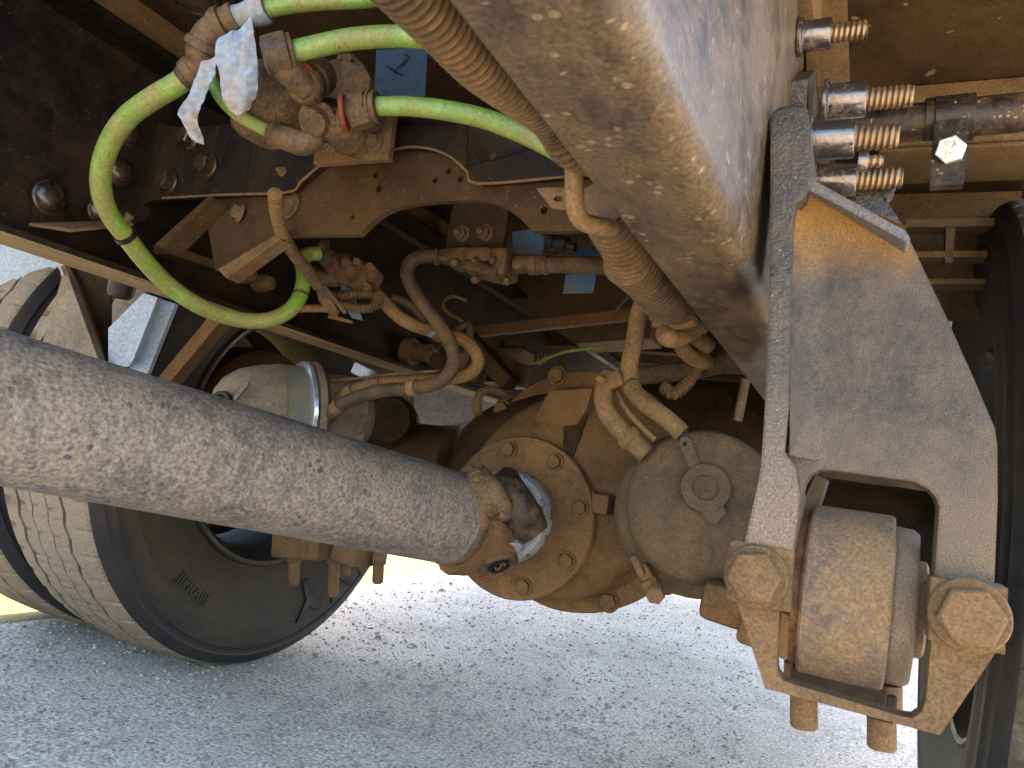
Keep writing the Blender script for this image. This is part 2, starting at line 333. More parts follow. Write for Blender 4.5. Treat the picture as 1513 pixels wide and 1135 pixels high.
# ------------------------------------------------------------ ground and the truck's floor above
g = MB(); n = 60
def gz(x, y): return .006*noise.noise(V(x*1.3, y*1.3, 0))+.004*noise.noise(V(x*5, y*5, 3))
xs = [-60, -20, -8]+[-4+i*.07 for i in range(115)]+[8, 20, 60]; ys = [-60, -20, -6]+[-1.2+i*.07 for i in range(110)]+[10, 25, 80]
g.add([(x, y, gz(x, y) if -4 < x < 4 and -1.2 < y < 6.4 else 0) for y in ys for x in xs], [(j*len(xs)+i, j*len(xs)+i+1, (j+1)*len(xs)+i+1, (j+1)*len(xs)+i) for j in range(len(ys)-1) for i in range(len(xs)-1)])
m_ground = mat('packed_gravel_yard', sat=0, base=(.44, .375, .285, 1), dust=(.60, .525, .42, 1), amt=.5, scale=2.4, soft=.22, rough=.9, bump=1.0, bscale=115, grain=.65, speck=(.20, .17, .14, 1), speckamt=.26, speckscale=75, bev=0, patches=((.36, .305, .24, 1), .44, 7), k=1, kb=1)
struct('ground', g, m_ground)
m_peb = mat('loose_gravel', sat=0, base=(.29, .25, .20, 1), dust=(.50, .44, .37, 1), amt=.52, scale=40, soft=.3, rough=.85, bump=.3, bev=0, k=0.9, kb=0.8)
pb = MB(); rnd = random.Random(3)
ico = bmesh.new(); bmesh.ops.create_icosphere(ico, subdivisions=1, radius=1); icv = [v.co.copy() for v in ico.verts]; ico.verts.index_update(); icf = [tuple(v.index for v in f.verts) for f in ico.faces]; ico.free()
for i in range(14000):
    y = .55+3.6*rnd.random()**1.5; x = -.28-.62*y+rnd.uniform(-.62, .62)*(y+.15)
    r = .0016+.0046*rnd.random()**3.5
    if rnd.random() < .012: r *= 2.0
    c = V(x, y, gz(x, y)+r*.25); rz = Matrix.Rotation(rnd.random()*6, 3, 'Z'); sc = V(rnd.uniform(.7, 1.4), rnd.uniform(.6, 1.1), rnd.uniform(.45, .8))
    pb.add([c+rz @ V(q.x*sc.x*r, q.y*sc.y*r, q.z*sc.z*r)*rnd.uniform(.85, 1.15) for q in icv], icf)
struct('gravel', pb, m_peb, 'stuff')

vx = [-60, -20, -8, -4]+[-3.93+i*.07 for i in range(32)]
vg = MB(); vg.add([(x if i < len(vx)-1 else x+.03*noise.noise(V(0, y*3, 5))+.02*noise.noise(V(0, y*14, 2)), y, (gz(x, y) if -4 < x < 4 and -1.2 < y < 6.4 else 0)+(.005 if i < len(vx)-1 else .001)) for y in ys for i, x in enumerate(vx)], [(j*len(vx)+i, j*len(vx)+i+1, (j+1)*len(vx)+i+1, (j+1)*len(vx)+i) for j in range(len(ys)-1) for i in range(len(vx)-1)])
m_verge = mat('sun_yellow_verge', (.17, .125, .022, 1), (.24, .18, .05, 1), .5, 2.2, .25, rough=.95, bump=.6, bscale=60, sat=0, bev=0, k=1, kb=1)  # dry ground sheet; yellow glow of full sun put into its colour
struct('sun_tinted_verge', vg, m_verge)
# body floor, its cross bars
fl = MB(); fl.box(V(-.77, 2.6, 1.085), V(1.98, 4.7, .05))
floor_t = thing('truck_floor', V(-.51, 2.3, 1.06), 'rusty brown underside of the truck body floor above everything', 'floor')
part('floor_panel', fl, m_deck, floor_t)
for y in (.98, 1.38, 1.78, 2.18, 2.6, 3.1, 3.7):
    b = MB()
    for (x0, x1) in ((-.02, .21), (-.85, -.17), (-1.74, -1.0)):
        b.box(V((x0+x1)/2, y, 1.02), V(x1-x0, .045, .078), bevel=.003); b.box(V((x0+x1)/2, y+.03, .977), V(x1-x0-.004, .10, .006), bevel=.002)
    part('cross_bar', b, m_deckbar, floor_t)
for x, wd, mt in ((-.115, .07, m_deckbar), (-.918, .022, m_deckbar)):
    b = MB(); b.box(V(x, 2.6, 1.026), V(wd, 4.7, .064), bevel=.003); part('sill', b, mt, floor_t)

# ------------------------------------------------------------ frame rails
def rail(xo, sgn, y0, y1, label, mt):
    """C channel: web outer face at xo, flanges pointing in direction sgn"""
    z0, z1, t, R, fw = .692, .99, .009, .018, (.066 if sgn < 0 else .076)
    out = [(fw, z0), (R, z0)]+[(R-R*sin(a), z0+R-R*cos(a)) for a in [i*pi/12 for i in range(1, 6)]]+[(0, z0+R), (0, z1-R)]
    out += [(R-R*cos(a), z1-R+R*sin(a)) for a in [i*pi/12 for i in range(1, 6)]]+[(R, z1), (fw, z1), (fw, z1-t), (R, z1-t), (t, z1-R), (t, z0+R), (R, z0+t), (fw, z0+t)]
    mb = MB(); mb.prism([V(xo+sgn*x, y0, z) for x, z in out], V(0, y1-y0, 0))
    t = thing('frame_rail', V(xo, y0, z0), label, 'frame rail', 'frame rails of the truck')
    part('channel', mb, mt, t); return t
railR = rail(-.09, -1, -.25, 4.2, 'large brown frame rail filling the top centre, spattered with mud spots', m_rail)
railL = rail(-.93, 1, -.5, 4.2, 'black painted frame rail on the left with round bolt heads and dusty lower edge', m_railin)
b = MB(); b.prism([V(-.9115, -.5, .690), V(-.8535, -.5, .690), V(-.8535, 4.2, .690), V(-.9115, 4.2, .690)], V(0, 0, .0035)); part('lower_flange', b, m_flange, railL)
for (u, v, s) in ((72, 292, 1.15), (176, 254, 1.0), (187, 196, .95), (147, 312, .95)):
    put('round_bolt', me_dome, railL, PX(u, v, -.914), XA, 0, s)
for (u, v, s) in ((352, 405, .8), (380, 418, .75)):
    p = PX(u, v, -.92); b = MB(); b.lathe(p, XA, [(0, .015), (.018, .015), (.022, .013), (.026, .0125), (.03, .011), (.033, .0)], 24); part('collar_bolt', b, m_bolt, railL)
for (u, v) in ((600, 520), (640, 526), (770, 528)):
    p = PX(u, v, -.91); b = MB(); b.lathe(p, XA, [(0, .03), (.02, .03), (.022, .02), (.06, .02), (.062, .012), (.075, .012)], 20); part('stud_nut', b, m_bolt, railL)
# flat plate with angle shelf under the round bolt on the left
br = thing('angle_bracket', PX(100, 335, -.915), 'small angle bracket on the left rail holding the green hose loop', 'bracket')
a = MB(); a.prism([PX(u, v, -.915) for u, v in ((55, 262), (92, 268), (100, 338), (42, 338))], V(.004, 0, 0)); part('plate', a, m_railin, br)
e = [PX(42, 334, -.912), PX(150, 331, -.912), PX(150, 331, -.912)+V(.062, .0, -.004), PX(42, 334, -.912)+V(.062, .012, -.004)]
a = MB(); a.prism(e, V(0, 0, .004)); part('shelf', a, m_tan, br)

# ------------------------------------------------------------ arched cross-member and black gussets (they face forward)
YC = .655
def hole(u, v, r, Y, k=14):
    c = PY(u, v, Y); s = r*.64/F*1.12
    return [c+V(s*cos(2*pi*i/k), 0, s*sin(2*pi*i/k)) for i in range(k)]
cm = thing('cross_member', PY(650, 300, YC), 'brown arched cross member plate with punched holes between the rails', 'cross member')
lo = [(300, 292), (318, 400), (345, 402), (408, 349), (530, 347), (546, 331), (562, 318), (582, 308), (610, 301), (650, 297), (700, 296), (728, 300), (748, 308), (768, 322), (786, 342), (900, 340), (900, 200), (640, 150), (420, 200), (300, 230)]
hs = [hole(u, v, r, YC) for u, v, r in ((555, 259, 5), (560, 278, 7.5), (521, 321, 4.5), (643, 266, 5), (663, 253, 5), (680, 265, 5.5), (804, 311, 6))]
b = MB(); b.prism([PY(u, v, YC) for u, v in lo], V(0, .009, 0), hs); part('arched_plate', b, m_cross, cm)
b = MB()
for q in ([(315, 292), (308, 290), (228, 362), (240, 366)], ):
    b.prism([PY(u, v, YC-.03) for u, v in q], V(0, .03, 0))
b.prism([PX(225, 362, -.90), PX(335, 398, -.90), PX(340, 412, -.90), PX(228, 376, -.90)], V(.035, -.004, 0))
part('flange_rib', b, m_cross, cm)
b = MB(); b.prism([PY(u, v, YC-.02) for u, v in ((408, 347), (322, 398), (335, 412), (415, 354))], V(0, .02, 0)); part('lower_lip', b, m_tan, cm)
p = PY(425, 303, YC); b = MB(); b.lathe(p, -YA, [(0, .020), (.003, .0205), (.006, .018), (.006, .014), (.002, .012), (.002, 0)], 28); part('hose_grommet', b, m_fit, cm)
put('hex_bolt', me_hex, cm, PY(356, 316, YC), V(-.5, -1, .1), .3, .75)
gp = thing('gusset_plate', PY(300, 240, YC-.012), 'black gusset plate with hex bolts behind the big green hose loop', 'gusset plate')
lo = [(140, 320), (150, 160), (166, 152), (200, 172), (250, 186), (285, 189), (380, 178), (470, 160), (560, 150), (640, 150), (690, 185), (690, 246), (676, 240), (662, 230), (640, 221), (610, 217), (578, 221), (520, 231), (474, 243), (445, 268), (425, 284), (240, 293)]
hs = [hole(590, 187, 5, YC), ]
b = MB(); b.prism([PY(u, v, YC-.013) for u, v in lo], V(0, .010, 0), hs); part('plate', b, m_gus, gp)
for (u, v) in ((252, 271), (310, 247), (284, 206)): put('hex_bolt', me_hexdk, gp, PY(u, v, YC-.013), V(-.1, -1, 0), random.random(), 1.0)
put('rivet', me_small, gp, PY(417, 254, YC-.013), -YA, 0, .7)
g2 = thing('gusset_plate', PY(770, 230, YC-.012), 'black arched gusset plate with one bolt hole behind the tapering loom', 'gusset plate')
lo = [(691, 247), (691, 180), (740, 170), (900, 190), (900, 256), (708, 271), (700, 258)]
b = MB(); b.prism([PY(u, v, YC-.013) for u, v in lo], V(0, .010, 0), [hole(728, 231, 6, YC), hole(693.5+4, 205, 2, YC)]); part('plate', b, m_gus, g2)
b = MB(); b.prism([PX(u, v, -.917) for u, v in ((150, 160), (158, 152), (172, 153), (240, 186), (240, 300), (205, 330), (112, 348), (136, 300))], V(.004, 0, 0)); part('web_flange', b, m_gus, gp)
b = MB(); b.tube([PY(u, v, YC-.0125) for u, v in ((578, 221), (610, 217), (640, 221), (662, 230), (676, 240), (690, 253), (708, 271), (850, 260))], .0016, 6); part('rolled_edge', b, m_tan, g2)
b = MB(); b.tube([PY(u, v, YC-.0125) for u, v in ((240, 293), (330, 288), (425, 284), (445, 268), (474, 243))], .0018, 6); part('rolled_edge', b, m_tan, gp)

# ------------------------------------------------------------ relay valve packed with dirt, upper left
YV = .585
rv = thing('relay_valve', PY(490, 150, YV), 'dirt packed relay valve with green hoses plugged into it', 'valve')
b = MB(); b.prism([PY(u, v, .62) for u, v in ((463, 243), (574, 235), (582, 165), (470, 168))], V(0, .008, 0)); part('mounting_plate', b, m_tan, rv)
put('hex_bolt', me_hex, rv, PY(554, 211, .619), -YA, .2, .62)
b = MB(); b.prism([PY(u, v, YV) for u, v in ((452, 120), (480, 92), (520, 80), (543, 100), (550, 118), (545, 150), (520, 190), (500, 215), (470, 205), (455, 170))], V(0, .04, .0)); 
b.prism([PY(u, v, YV-.012) for u, v in ((505, 88), (538, 98), (548, 116), (540, 150), (516, 178), (504, 140))], V(0, .02, 0))
b.lathe(PD(470, 110, .69), (PD(440, 135, .66)-PD(470, 110, .69)), [(0, .019), (.016, .019), (.018, .0165), (.024, .0165), (.026, .0185), (.032, .0175), (.036, .013)], 22)
b.lathe(PD(478, 175, .70), (PD(455, 185, .67)-PD(478, 175, .70)), [(-.02, .0165), (.006, .0165), (.008, .0185), (.014, .0185), (.016, .0135), (.026, .0125)], 22)
b.box(PD(415, 165, .76), V(.05, .04, .06), Matrix.Rotation(.5, 3, 'Y'), .012)
b.lathe(PD(500, 190, .70), -YA, [(-.02, .017), (.010, .017), (.014, .014), (.016, .0)], 20)
part('body', rough(b, .0007, 160), m_valve, rv)
b = MB(); b.box(PD(400, 155, .77), V(.055, .05, .085), Matrix.Rotation(.35, 3, 'Y'), .016, 3); b.lathe(PD(408, 190, .76), -YA, [(0, .02), (.02, .018), (.026, 0)], 18); part('side_body', rough(b, .0009, 120), m_valve, rv)
b = MB(); b.lathe(PD(447, 110, .665), PD(438, 120, .655)-PD(447, 110, .665), [(0, .0135), (.004, .0135)], 20); part('seal', b, m_red, rv)
b = MB(); b.lathe(PD(512, 167, .665), PD(500, 168, .665)-PD(512, 167, .665), [(0, .0165), (.004, .0165)], 20); part('seal', b, m_red, rv)
for (u, v) in ((465, 141), (490, 218), (513, 90)):
    put('cap_screw', me_small, rv, PY(u, v, YV-.006), V(-.3, -1, -.1), 1, .9)

HR = .0102   # green hose radius
def hose(name, pts, r, mt, label, cat='hose', group=None, seg=16, corr=None):
    b = MB(); b.tube(pts, r, seg, corr); o = part(name, b, mt); return tag(o, label, cat, group)
def collar(name, p, q, prof, mt, parent, seg=24):
    b = MB(); d = (q-p); b.lathe(p, d, prof, seg); return part(name, b, mt, parent)
GG = 'green air hoses'
loop_pts = [(296, 98, .70), (262, 124, .705), (225, 146, .715), (190, 172, .73), (164, 208, .75), (150, 250, .77), (151, 288, .79), (163, 318, .81), (185, 348, .835), (212, 383, .865), (245, 418, .90), (285, 447, .93), (325, 465, .96), (365, 474, .985), (400, 472, 1.0), (428, 458, 1.015), (444, 435, 1.03), (449, 408, 1.04), (447, 388, 1.05), (455, 376, 1.06), (472, 374, 1.07)]
hA = thing('air_hose', PD(160, 280, .78), 'long green air hose hanging in a big loop across the left rail', 'hose', GG)
b = MB(); b.tube([PD(*p) for p in loop_pts], lambda t: HR*1.04, 18); part('tube', b, m_green, hA)
collar('end_fitting', PD(290, 101, .70), PD(272, 117, .704), [(-.012, .0125), (0, .0125), (.002, .0145), (.010, .0145), (.012, .0122), (.017, .0118)], m_fit, hA)
def ring_on(pts, i, r, w, mt, name, par):
    a, c = PD(*pts[i]), PD(*pts[i+1]); d = (c-a).normalized(); b = MB(); b.lathe(a, d, [(-w/2, r*.9), (-w/2, r), (w/2, r), (w/2, r*.9)], 20); return part(name, b, mt, par)
zt = ring_on(loop_pts, 8, .0125, .006, m_rubblk, 'zip_tie', hA)
b = MB(); b.box(PD(190, 322, .80), V(.008, .006, .010), Matrix.Rotation(.6, 3, 'Y'), .001); part('tie_head', b, m_fit, zt)
ring_on(loop_pts, 16, .0115, .005, m_wire, 'zip_tie', hA)
# elbow that joins the loop to the taped hose
el = thing('hose_elbow', PD(315, 55, .69), 'tan push-in elbow fitting beside the pale blue tape', 'fitting', 'hose elbow fittings')
b = MB(); b.tube([PD(*p) for p in ((300, 92, .70), (301, 72, .692), (312, 52, .688), (333, 38, .685), (352, 28, .683))], .0155, 20); part('body', b, m_fit, el)
collar('collar', PD(306, 62, .69), PD(300, 78, .693), [(0, .017), (.004, .0185), (.008, .0185), (.009, .016)], m_fit, el)
collar('collar', PD(322, 45, .686), PD(338, 36, .684), [(0, .0175), (.004, .0188), (.010, .0188), (.011, .016)], m_fit, el)
hB = hose('air_hose', [PD(*p) for p in ((350, 30, .683), (385, 16, .68), (420, 8, .675), (470, 2, .67), (540, -2, .66), (640, -14, .64))], HR*.8, m_green, 'thin green hose along the top edge of the picture', 'hose', GG)
# second elbow + hose to the right
e2 = thing('hose_elbow', PD(410, 75, .66), 'brown elbow fitting feeding the upper straight green hose', 'fitting', 'hose elbow fittings')
b = MB(); b.tube([PD(*p) for p in ((455, 128, .67), (438, 112, .66), (420, 98, .653), (408, 84, .65))], .0135, 20); part('body', b, m_fit, e2)
collar('collar', PD(388, 84, .645), PD(430, 78, .65), [(0, .010), (.002, .0165), (.018, .0185), (.022, .0185), (.023, .0165), (.0265, .0165), (.027, .0125)], m_fit, e2, 28)
hC = hose('air_hose', [PD(*p) for p in ((425, 79, .65), (470, 68, .648), (520, 58, .645), (580, 54, .64), (640, 58, .63), (700, 70, .62))], HR*.93, m_green, 'upper green hose running right from a brown elbow to the loom', 'hose', GG)
hf = thing('hose_fitting', PD(535, 160, .67), 'hexagonal push-in fitting with red seal on the lower right of the valve', 'fitting')
b = MB(); b.hexa(PD(519, 168, .672), PD(545, 160, .668)-PD(519, 168, .672), .0165, .018, .06, .3); part('hex_body', b, m_fit, hf)
collar('collar', PD(545, 160, .668), PD(560, 158, .666), [(0, .0138), (.003, .0145), (.0035, .013), (.006, .0145), (.009, .0145), (.0095, .011)], m_fit, hf)
hD = hose('air_hose', [PD(*p) for p in ((556, 157, .667), (600, 157, .66), (650, 162, .65), (710, 174, .635), (770, 196, .615), (815, 218, .60), (850, 240, .59))], HR*.85, m_green, 'middle green hose from the hexagonal fitting towards the big rail', 'hose', GG)
hE = hose('air_hose', [PD(*p) for p in ((312, 118, .75), (330, 148, .745), (355, 172, .735), (385, 188, .725), (412, 200, .715))], .0068, m_green, 'short thin green hose under the hanging tape', 'hose', GG)
e3 = thing('hose_elbow', PD(440, 200, .70), 'low elbow fitting at the end of the short thin green hose', 'fitting', 'hose elbow fittings')
b = MB(); b.tube([PD(*p) for p in ((408, 199, .715), (430, 207, .70), (448, 212, .695), (462, 205, .695), (468, 185, .70))], .0115, 18); part('body', b, m_fit, e3)
collar('collar', PD(407, 198, .716), PD(416, 202, .71), [(0, .009), (.001, .0125), (.006, .0135), (.007, .0115)], m_fit, e3)

# ------------------------------------------------------------ masking tape
def sheet(poly_rows, mt, name='tape', th=.0006):
    """rows of points -> a crumpled sheet with thickness"""
    mb = MB(); rows = [catmull(r, 6) for r in poly_rows]; k = min(len(r) for r in rows); rows = [r[:k] for r in rows]
    R2 = [catmull([r[i] for r in rows], 5) for i in range(k)]; m2 = len(R2[0]); vs = []
    for i in range(k):
        for j in range(m2):
            p = R2[i][j]; vs.append(p+fwd*(.006*noise.noise(p*55)+.0035*noise.noise(p*150)))
    n = len(vs); fs = [(i*m2+j, i*m2+j+1, (i+1)*m2+j+1, (i+1)*m2+j) for i in range(k-1) for j in range(m2-1)]
    mb.add(vs+[v+fwd*th for v in vs], fs+[tuple(n+q for q in reversed(f)) for f in fs])
    return part(name, mb, mt)
tp = sheet([[PD(372, 26, .664), PD(378, 66, .668), PD(380, 110, .672), PD(378, 134, .675), PD(366, 160, .68)],
            [PD(348, 42, .664), PD(350, 80, .664), PD(352, 112, .668), PD(356, 148, .672), PD(354, 172, .678)],
            [PD(320, 58, .668), PD(319, 88, .668), PD(324, 112, .67), PD(330, 144, .674), PD(336, 160, .679)]], m_tape)
tag(tp, 'wide crumpled pale blue masking tape flag hanging beside the elbow', 'tape')
t2 = sheet([[PD(322, 84, .676), PD(318, 108, .68), PD(310, 130, .685), PD(297, 150, .69), (PD(292, 180, .692)), PD(302, 214, .692)],
            [PD(306, 88, .676), PD(302, 108, .68), PD(293, 126, .685), PD(280, 148, .69), (PD(282, 180, .69)), PD(294, 212, .692)],
            [PD(298, 92, .677), PD(294, 104, .68), PD(284, 122, .685), PD(266, 164, .69), (PD(272, 182, .69)), PD(283, 206, .692)]], m_tape)
tag(t2, 'narrow torn strip of pale blue tape curling down over a bolt', 'tape')
tw = MB(); tw.tube([PD(*p) for p in ((330, 40, .684), (352, 28, .683), (378, 17, .68), (395, 11, .678))], lambda t: .0125+.0015*sin(t*9), 18)
tag(part('tape', rough(tw, .0008, 120), m_tape), 'pale blue tape wrapped round the thin hose at the top', 'tape')
td = thing('tape', PD(592, 108, .76), 'dark blue tape tag with a scribbled mark below the upper green hose', 'tape')
b = MB(); q = [PD(556, 74, .762), PD(632, 70, .76), PD(628, 143, .758), (PD(590, 142, .7585)), PD(553, 139, .76)]; b.prism(q, fwd*.001); part('tag', b, m_tapedk, td)
b = MB(); b.tube([PD(*p) for p in ((597, 82, .758), (605, 80, .758), (603, 86, .758), (592, 96, .758), (582, 104, .758))], .0007, 5, smooth=False); b.tube([PD(*p) for p in ((573, 97, .758), (580, 104, .758), (594, 111, .758))], .0007, 5); b.tube([PD(*p) for p in ((604, 84, .758), (592, 100, .758))], .0006, 5)
part('scribble', b, m_ink, td)

# ------------------------------------------------------------ loom (corrugated conduit) along the right rail
cA = hose('corrugated_loom', [PX(545, -70, -.182), PX(588, -28, -.181), PX(655, 40, -.180), PX(716, 103, -.179), PX(808, 172, -.177), PX(848, 224, -.172), PX(848, 224, -.172)+V(.018, .05, .012), PX(848, 224, -.172)+V(.045, .10, .02)], lambda t: .0112-.0022*t, m_cond, 'wide ribbed loom running diagonally along the edge of the big rail', 'conduit', None, 22, (.0048, .0034))
ht = hose('hook_tube', [PD(*p) for p in ((846, 205, .52), (848, 245, .52), (849, 285, .525), (851, 312, .53), (862, 328, .54), (885, 334, .55), (905, 338, .56))], .0068, m_hosetan, 'bare tan tube bent into a hook beside the rail edge', 'tube')
b = MB(); b.prism([PD(u, v, .60) for u, v in ((792, 279), (800, 278), (880, 276), (892, 284), (892, 301), (830, 311), (815, 308), (806, 296))], fwd*.005+V(0, .004, .004), [[PD(825+7*cos(a*pi/5), 294+4*sin(a*pi/5), .60) for a in range(10)]])
tag(part('clip_bracket', b, m_tan), 'flat tan clip with an oval hole behind the hook tube', 'bracket')
cB = hose('corrugated_loom', [PX(885, 300, -.205), PX(912, 345, -.205), PX(940, 392, -.205), PX(965, 425, -.205), PX(990, 448, -.203)], lambda t: .0185+.003*t, m_cond, 'fat finely ribbed sleeve bundled under the rail edge', 'conduit', None, 26, (.0085, .0044))
cC = hose('corrugated_loom', [PX(926, 385, -.208), PX(965, 420, -.206), PX(1003, 450, -.20), PX(1030, 470, -.19)], .021, m_cond, 'second ribbed sleeve lapped under the first one', 'conduit', None, 26, (.0085, .0044))
cD = hose('corrugated_loom', [PX(955, 445, -.215), PX(978, 462, -.215), PX(1010, 484, -.205), PX(1045, 510, -.19)], .009, m_cond, 'thin ribbed loom just below the fat sleeves', 'conduit', None, 16, (.006, .004))
cE = hose('corrugated_loom', [PX(1002, 500, -.215), PX(1008, 515, -.212), PX(1025, 530, -.207), PX(1050, 535, -.20), PX(1085, 525, -.18)], .0078, m_cond, 'small ribbed loom curving round under the tan hose loop', 'conduit', None, 14, (.0042, .003))
cF = hose('corrugated_loom', [PD(*p) for p in ((1042, 520, .98), (1030, 545, 1.0), (1012, 570, 1.0), (995, 582, 1.0), (980, 572, 1.01))], .008, m_cond, 'thin ribbed loom hanging in a hook above the round brake can', 'conduit', None, 14, (.005, .0026))
hG = hose('rubber_hose', [PX(1060, 455, -.19), PX(1030, 482, -.20), PX(1008, 496, -.205), PX(990, 500, -.21), (PX(983, 492, -.215)), PX(998, 484, -.222)], .011, m_hosetan, 'stubby tan hose loop sticking out from under the rail', 'hose')
hH = hose('rubber_hose', [PD(*p) for p in ((925, 555, 1.12), (960, 554, 1.10), (1010, 548, 1.06), (1060, 538, 1.0), (1110, 520, .95))], .014, m_hose, 'thick dark hose lying across behind the ribbed hook', 'hose')
b = MB()
for k, (u, v) in enumerate(((962, 468), (966, 478))):
    b.tube([PD(u, v, .84), PD(u+38, v+3, .82), PD(u+62, v-4, .8)], .005, 8)
tag(part('cable_clip', b, m_tan), 'pair of tan tie bars beside the tan hose loop', 'clip')

# ------------------------------------------------------------ hoses to the right brake can
R1 = [(960, 425, .92), (945, 462, .95), (938, 500, .97), (930, 540, .98), (932, 570, .97), (950, 594, .95), (980, 615, .93), (1008, 640, .92)]
h1 = thing('rubber_hose', PD(*R1[3]), 'long dusty hose dropping from the looms to the top of the round brake can', 'hose', 'hoses of the right brake can')
b = MB(); b.tube([PD(*p) for p in R1], .0118, 16); part('tube', b, m_hosetan, h1); ring_on(R1, 4, .0128, .003, m_wire, 'tie', h1)
R2 = [(900, 556, .99), (892, 575, .98), (893, 600, .97), (908, 625, .955), (930, 648, .94), (955, 672, .93)]
h2 = thing('rubber_hose', PD(*R2[2]), 'short dusty hose with a collar left of the long one, entering the brake can', 'hose', 'hoses of the right brake can')
b = MB(); b.tube([PD(*p) for p in R2], .0125, 16); part('tube', b, m_hosetan, h2); ring_on(R2, 4, .0155, .012, m_hosetan, 'collar', h2)
b = MB(); b.tube([PD(*p) for p in ((912, 575, .985), (922, 600, .96), (945, 628, .94), (968, 650, .93))], .0036, 10); tag(part('wire', b, m_hosetan), 'thin tan cable between the two dusty brake hoses', 'cable')
b = MB(); b.box(PD(902, 565, .975), V(.035, .014, .022), Matrix.Rotation(-.5, 3, 'Y'), .004); b.box(PD(890, 562, .972), V(.012, .02, .008), Matrix.Rotation(.5, 3, 'Y'), .001); tag(part('hose_clamp', rough(b, .001, 140), m_tan), 'dirt caked clamp binding the two dusty brake hoses', 'clamp')

# ------------------------------------------------------------ middle valve hanging from its own plate
YM = .90
mv = thing('quick_release_valve', PY(710, 390, YM), 'flat dusty valve hanging from a dark plate with two bolts, in the middle', 'valve')
b = MB(); b.prism([PY(u, v, YM) for u, v in ((672, 290), (754, 290), (742, 373), (657, 371))], V(0, .008, 0)); part('hanging_plate', b, m_cross, mv)
for (u, v) in ((684, 345), (718, 344)): put('hex_bolt', me_small, mv, PY(u, v, YM), V(-.1, -1, -.2), .3, 1.5)
b = MB(); b.box(PY(700, 384, YM), V(.085, .06, .022), bevel=.006); b.box(PY(718, 402, YM-.01), V(.06, .05, .018), Matrix.Rotation(.2, 3, 'Y'), .006)
for (u, v) in ((675, 386), (705, 384), (730, 384), (705, 412), (752, 414), (724, 396)): b.lathe(PY(u, v, YM-.028), V(0, -1, -.6), [(0, .0055), (.008, .005), (.010, 0)], 10)
part('valve_body', rough(b, .002, 70), m_valve, mv)
b = MB(); b.box(PY(745, 393, YM-.005), V(.03, .05, .042), bevel=.008); part('port_block', b, m_fit, mv)
collar('barbed_port', PY(762, 391, YM-.01), PY(805, 391, YM-.01), [(0, .012), (.014, .013), (.016, .0115), (.02, .0115), (.022, .0145), (.034, .0145), (.036, .012), (.045, .0145), (.05, .013)], m_fit, mv)
hI = hose('rubber_hose', [PY(795, 391, YM-.01), PY(840, 391, YM-.01), PY(890, 393, YM-.02), PY(935, 399, YM-.05), PY(980, 415, YM-.08)], .0118, m_hose, 'straight dusty hose running right from the middle valve behind the looms', 'hose')
Sp = [(672, 382, 1.12), (645, 379, 1.12), (618, 380, 1.12), (603, 393, 1.12), (604, 415, 1.12), (620, 442, 1.12), (643, 472, 1.12), (662, 500, 1.12), (671, 528, 1.12), (664, 551, 1.12), (645, 566, 1.13), (610, 573, 1.14), (565, 578, 1.16), (525, 588, 1.18), (500, 601, 1.20), (483, 618, 1.22)]
hJ = thing('rubber_hose', PD(*Sp[6]), 'black hose in a tall S from the middle valve down to the left brake can', 'hose')
b = MB(); b.tube([PD(*p) for p in Sp], .0108, 16); part('tube', b, m_hose, hJ)
for i in (0, 1): ring_on(Sp, i, .0132, .006, m_fit, 'crimp_ring', hJ)
for i in (14,): ring_on(Sp, i, .0135, .016, m_hosetan, 'end_fitting', hJ)
ring_on(Sp, 11, .0135, .012, m_hosetan, 'clamp_band', hJ)
Tp = [(548, 425, 1.14), (568, 447, 1.15), (592, 470, 1.16), (620, 484, 1.165), (652, 492, 1.17), (684, 502, 1.17), (703, 520, 1.16), (706, 538, 1.16), (692, 553, 1.165), (660, 560, 1.17), (610, 562, 1.19), (560, 566, 1.21), (520, 578, 1.23), (495, 592, 1.25)]
hK = thing('rubber_hose', PD(*Tp[6]), 'dusty hose doubling back behind the black S hose', 'hose')
b = MB(); b.tube([PD(*p) for p in Tp], .0105, 14); part('tube', b, m_hosetan, hK); ring_on(Tp, 11, .0125, .01, m_hosetan, 'clamp_band', hK); ring_on(Tp, 12, .013, .014, m_hosetan, 'end_fitting', hK)
hose('rubber_hose', [PD(*p) for p in ((580, 440, 1.17), (602, 448, 1.17), (620, 465, 1.18), (634, 488, 1.18), (655, 500, 1.18), (690, 480, 1.19), (694, 495, 1.18), (690, 530, 1.18), (672, 552, 1.18))], .0068, m_hose, 'thin dark hose winding between the doubled back hoses', 'hose')
hose('wire', [PD(*p) for p in ((455, 566, 1.26), (520, 560, 1.22), (580, 553, 1.18), (650, 548, 1.15))], .0022, m_wire, 'thin cable stretched over the two left brake hoses', 'cable')
b = MB(); b.box(PD(538, 550, 1.24), V(.04, .02, .02), Matrix.Rotation(.3, 3, 'Y'), .003); tag(part('spacer_block', b, m_bluepan), 'pale block on the lower edge of the left rail', 'block')
for k, (pts, lab, mt) in enumerate((([(756, 343), (790, 338), (806, 352), (800, 378), (760, 374)], 'blue tape patch just right of the hanging plate', m_tapemd), ([(836, 406), (882, 402), (876, 433), (832, 434)], 'loose blue tape end under the straight hose', m_tapemd), ([(800, 362), (838, 356), (895, 376), (892, 382), (830, 376)], 'dark blue tape strip trailing behind the black connector', m_tapedk))):
    b = MB(); b.prism([PD(u, v, 1.10+.02*k) for u, v in pts], fwd*.0015); tag(part('tape', b, mt), lab, 'tape')
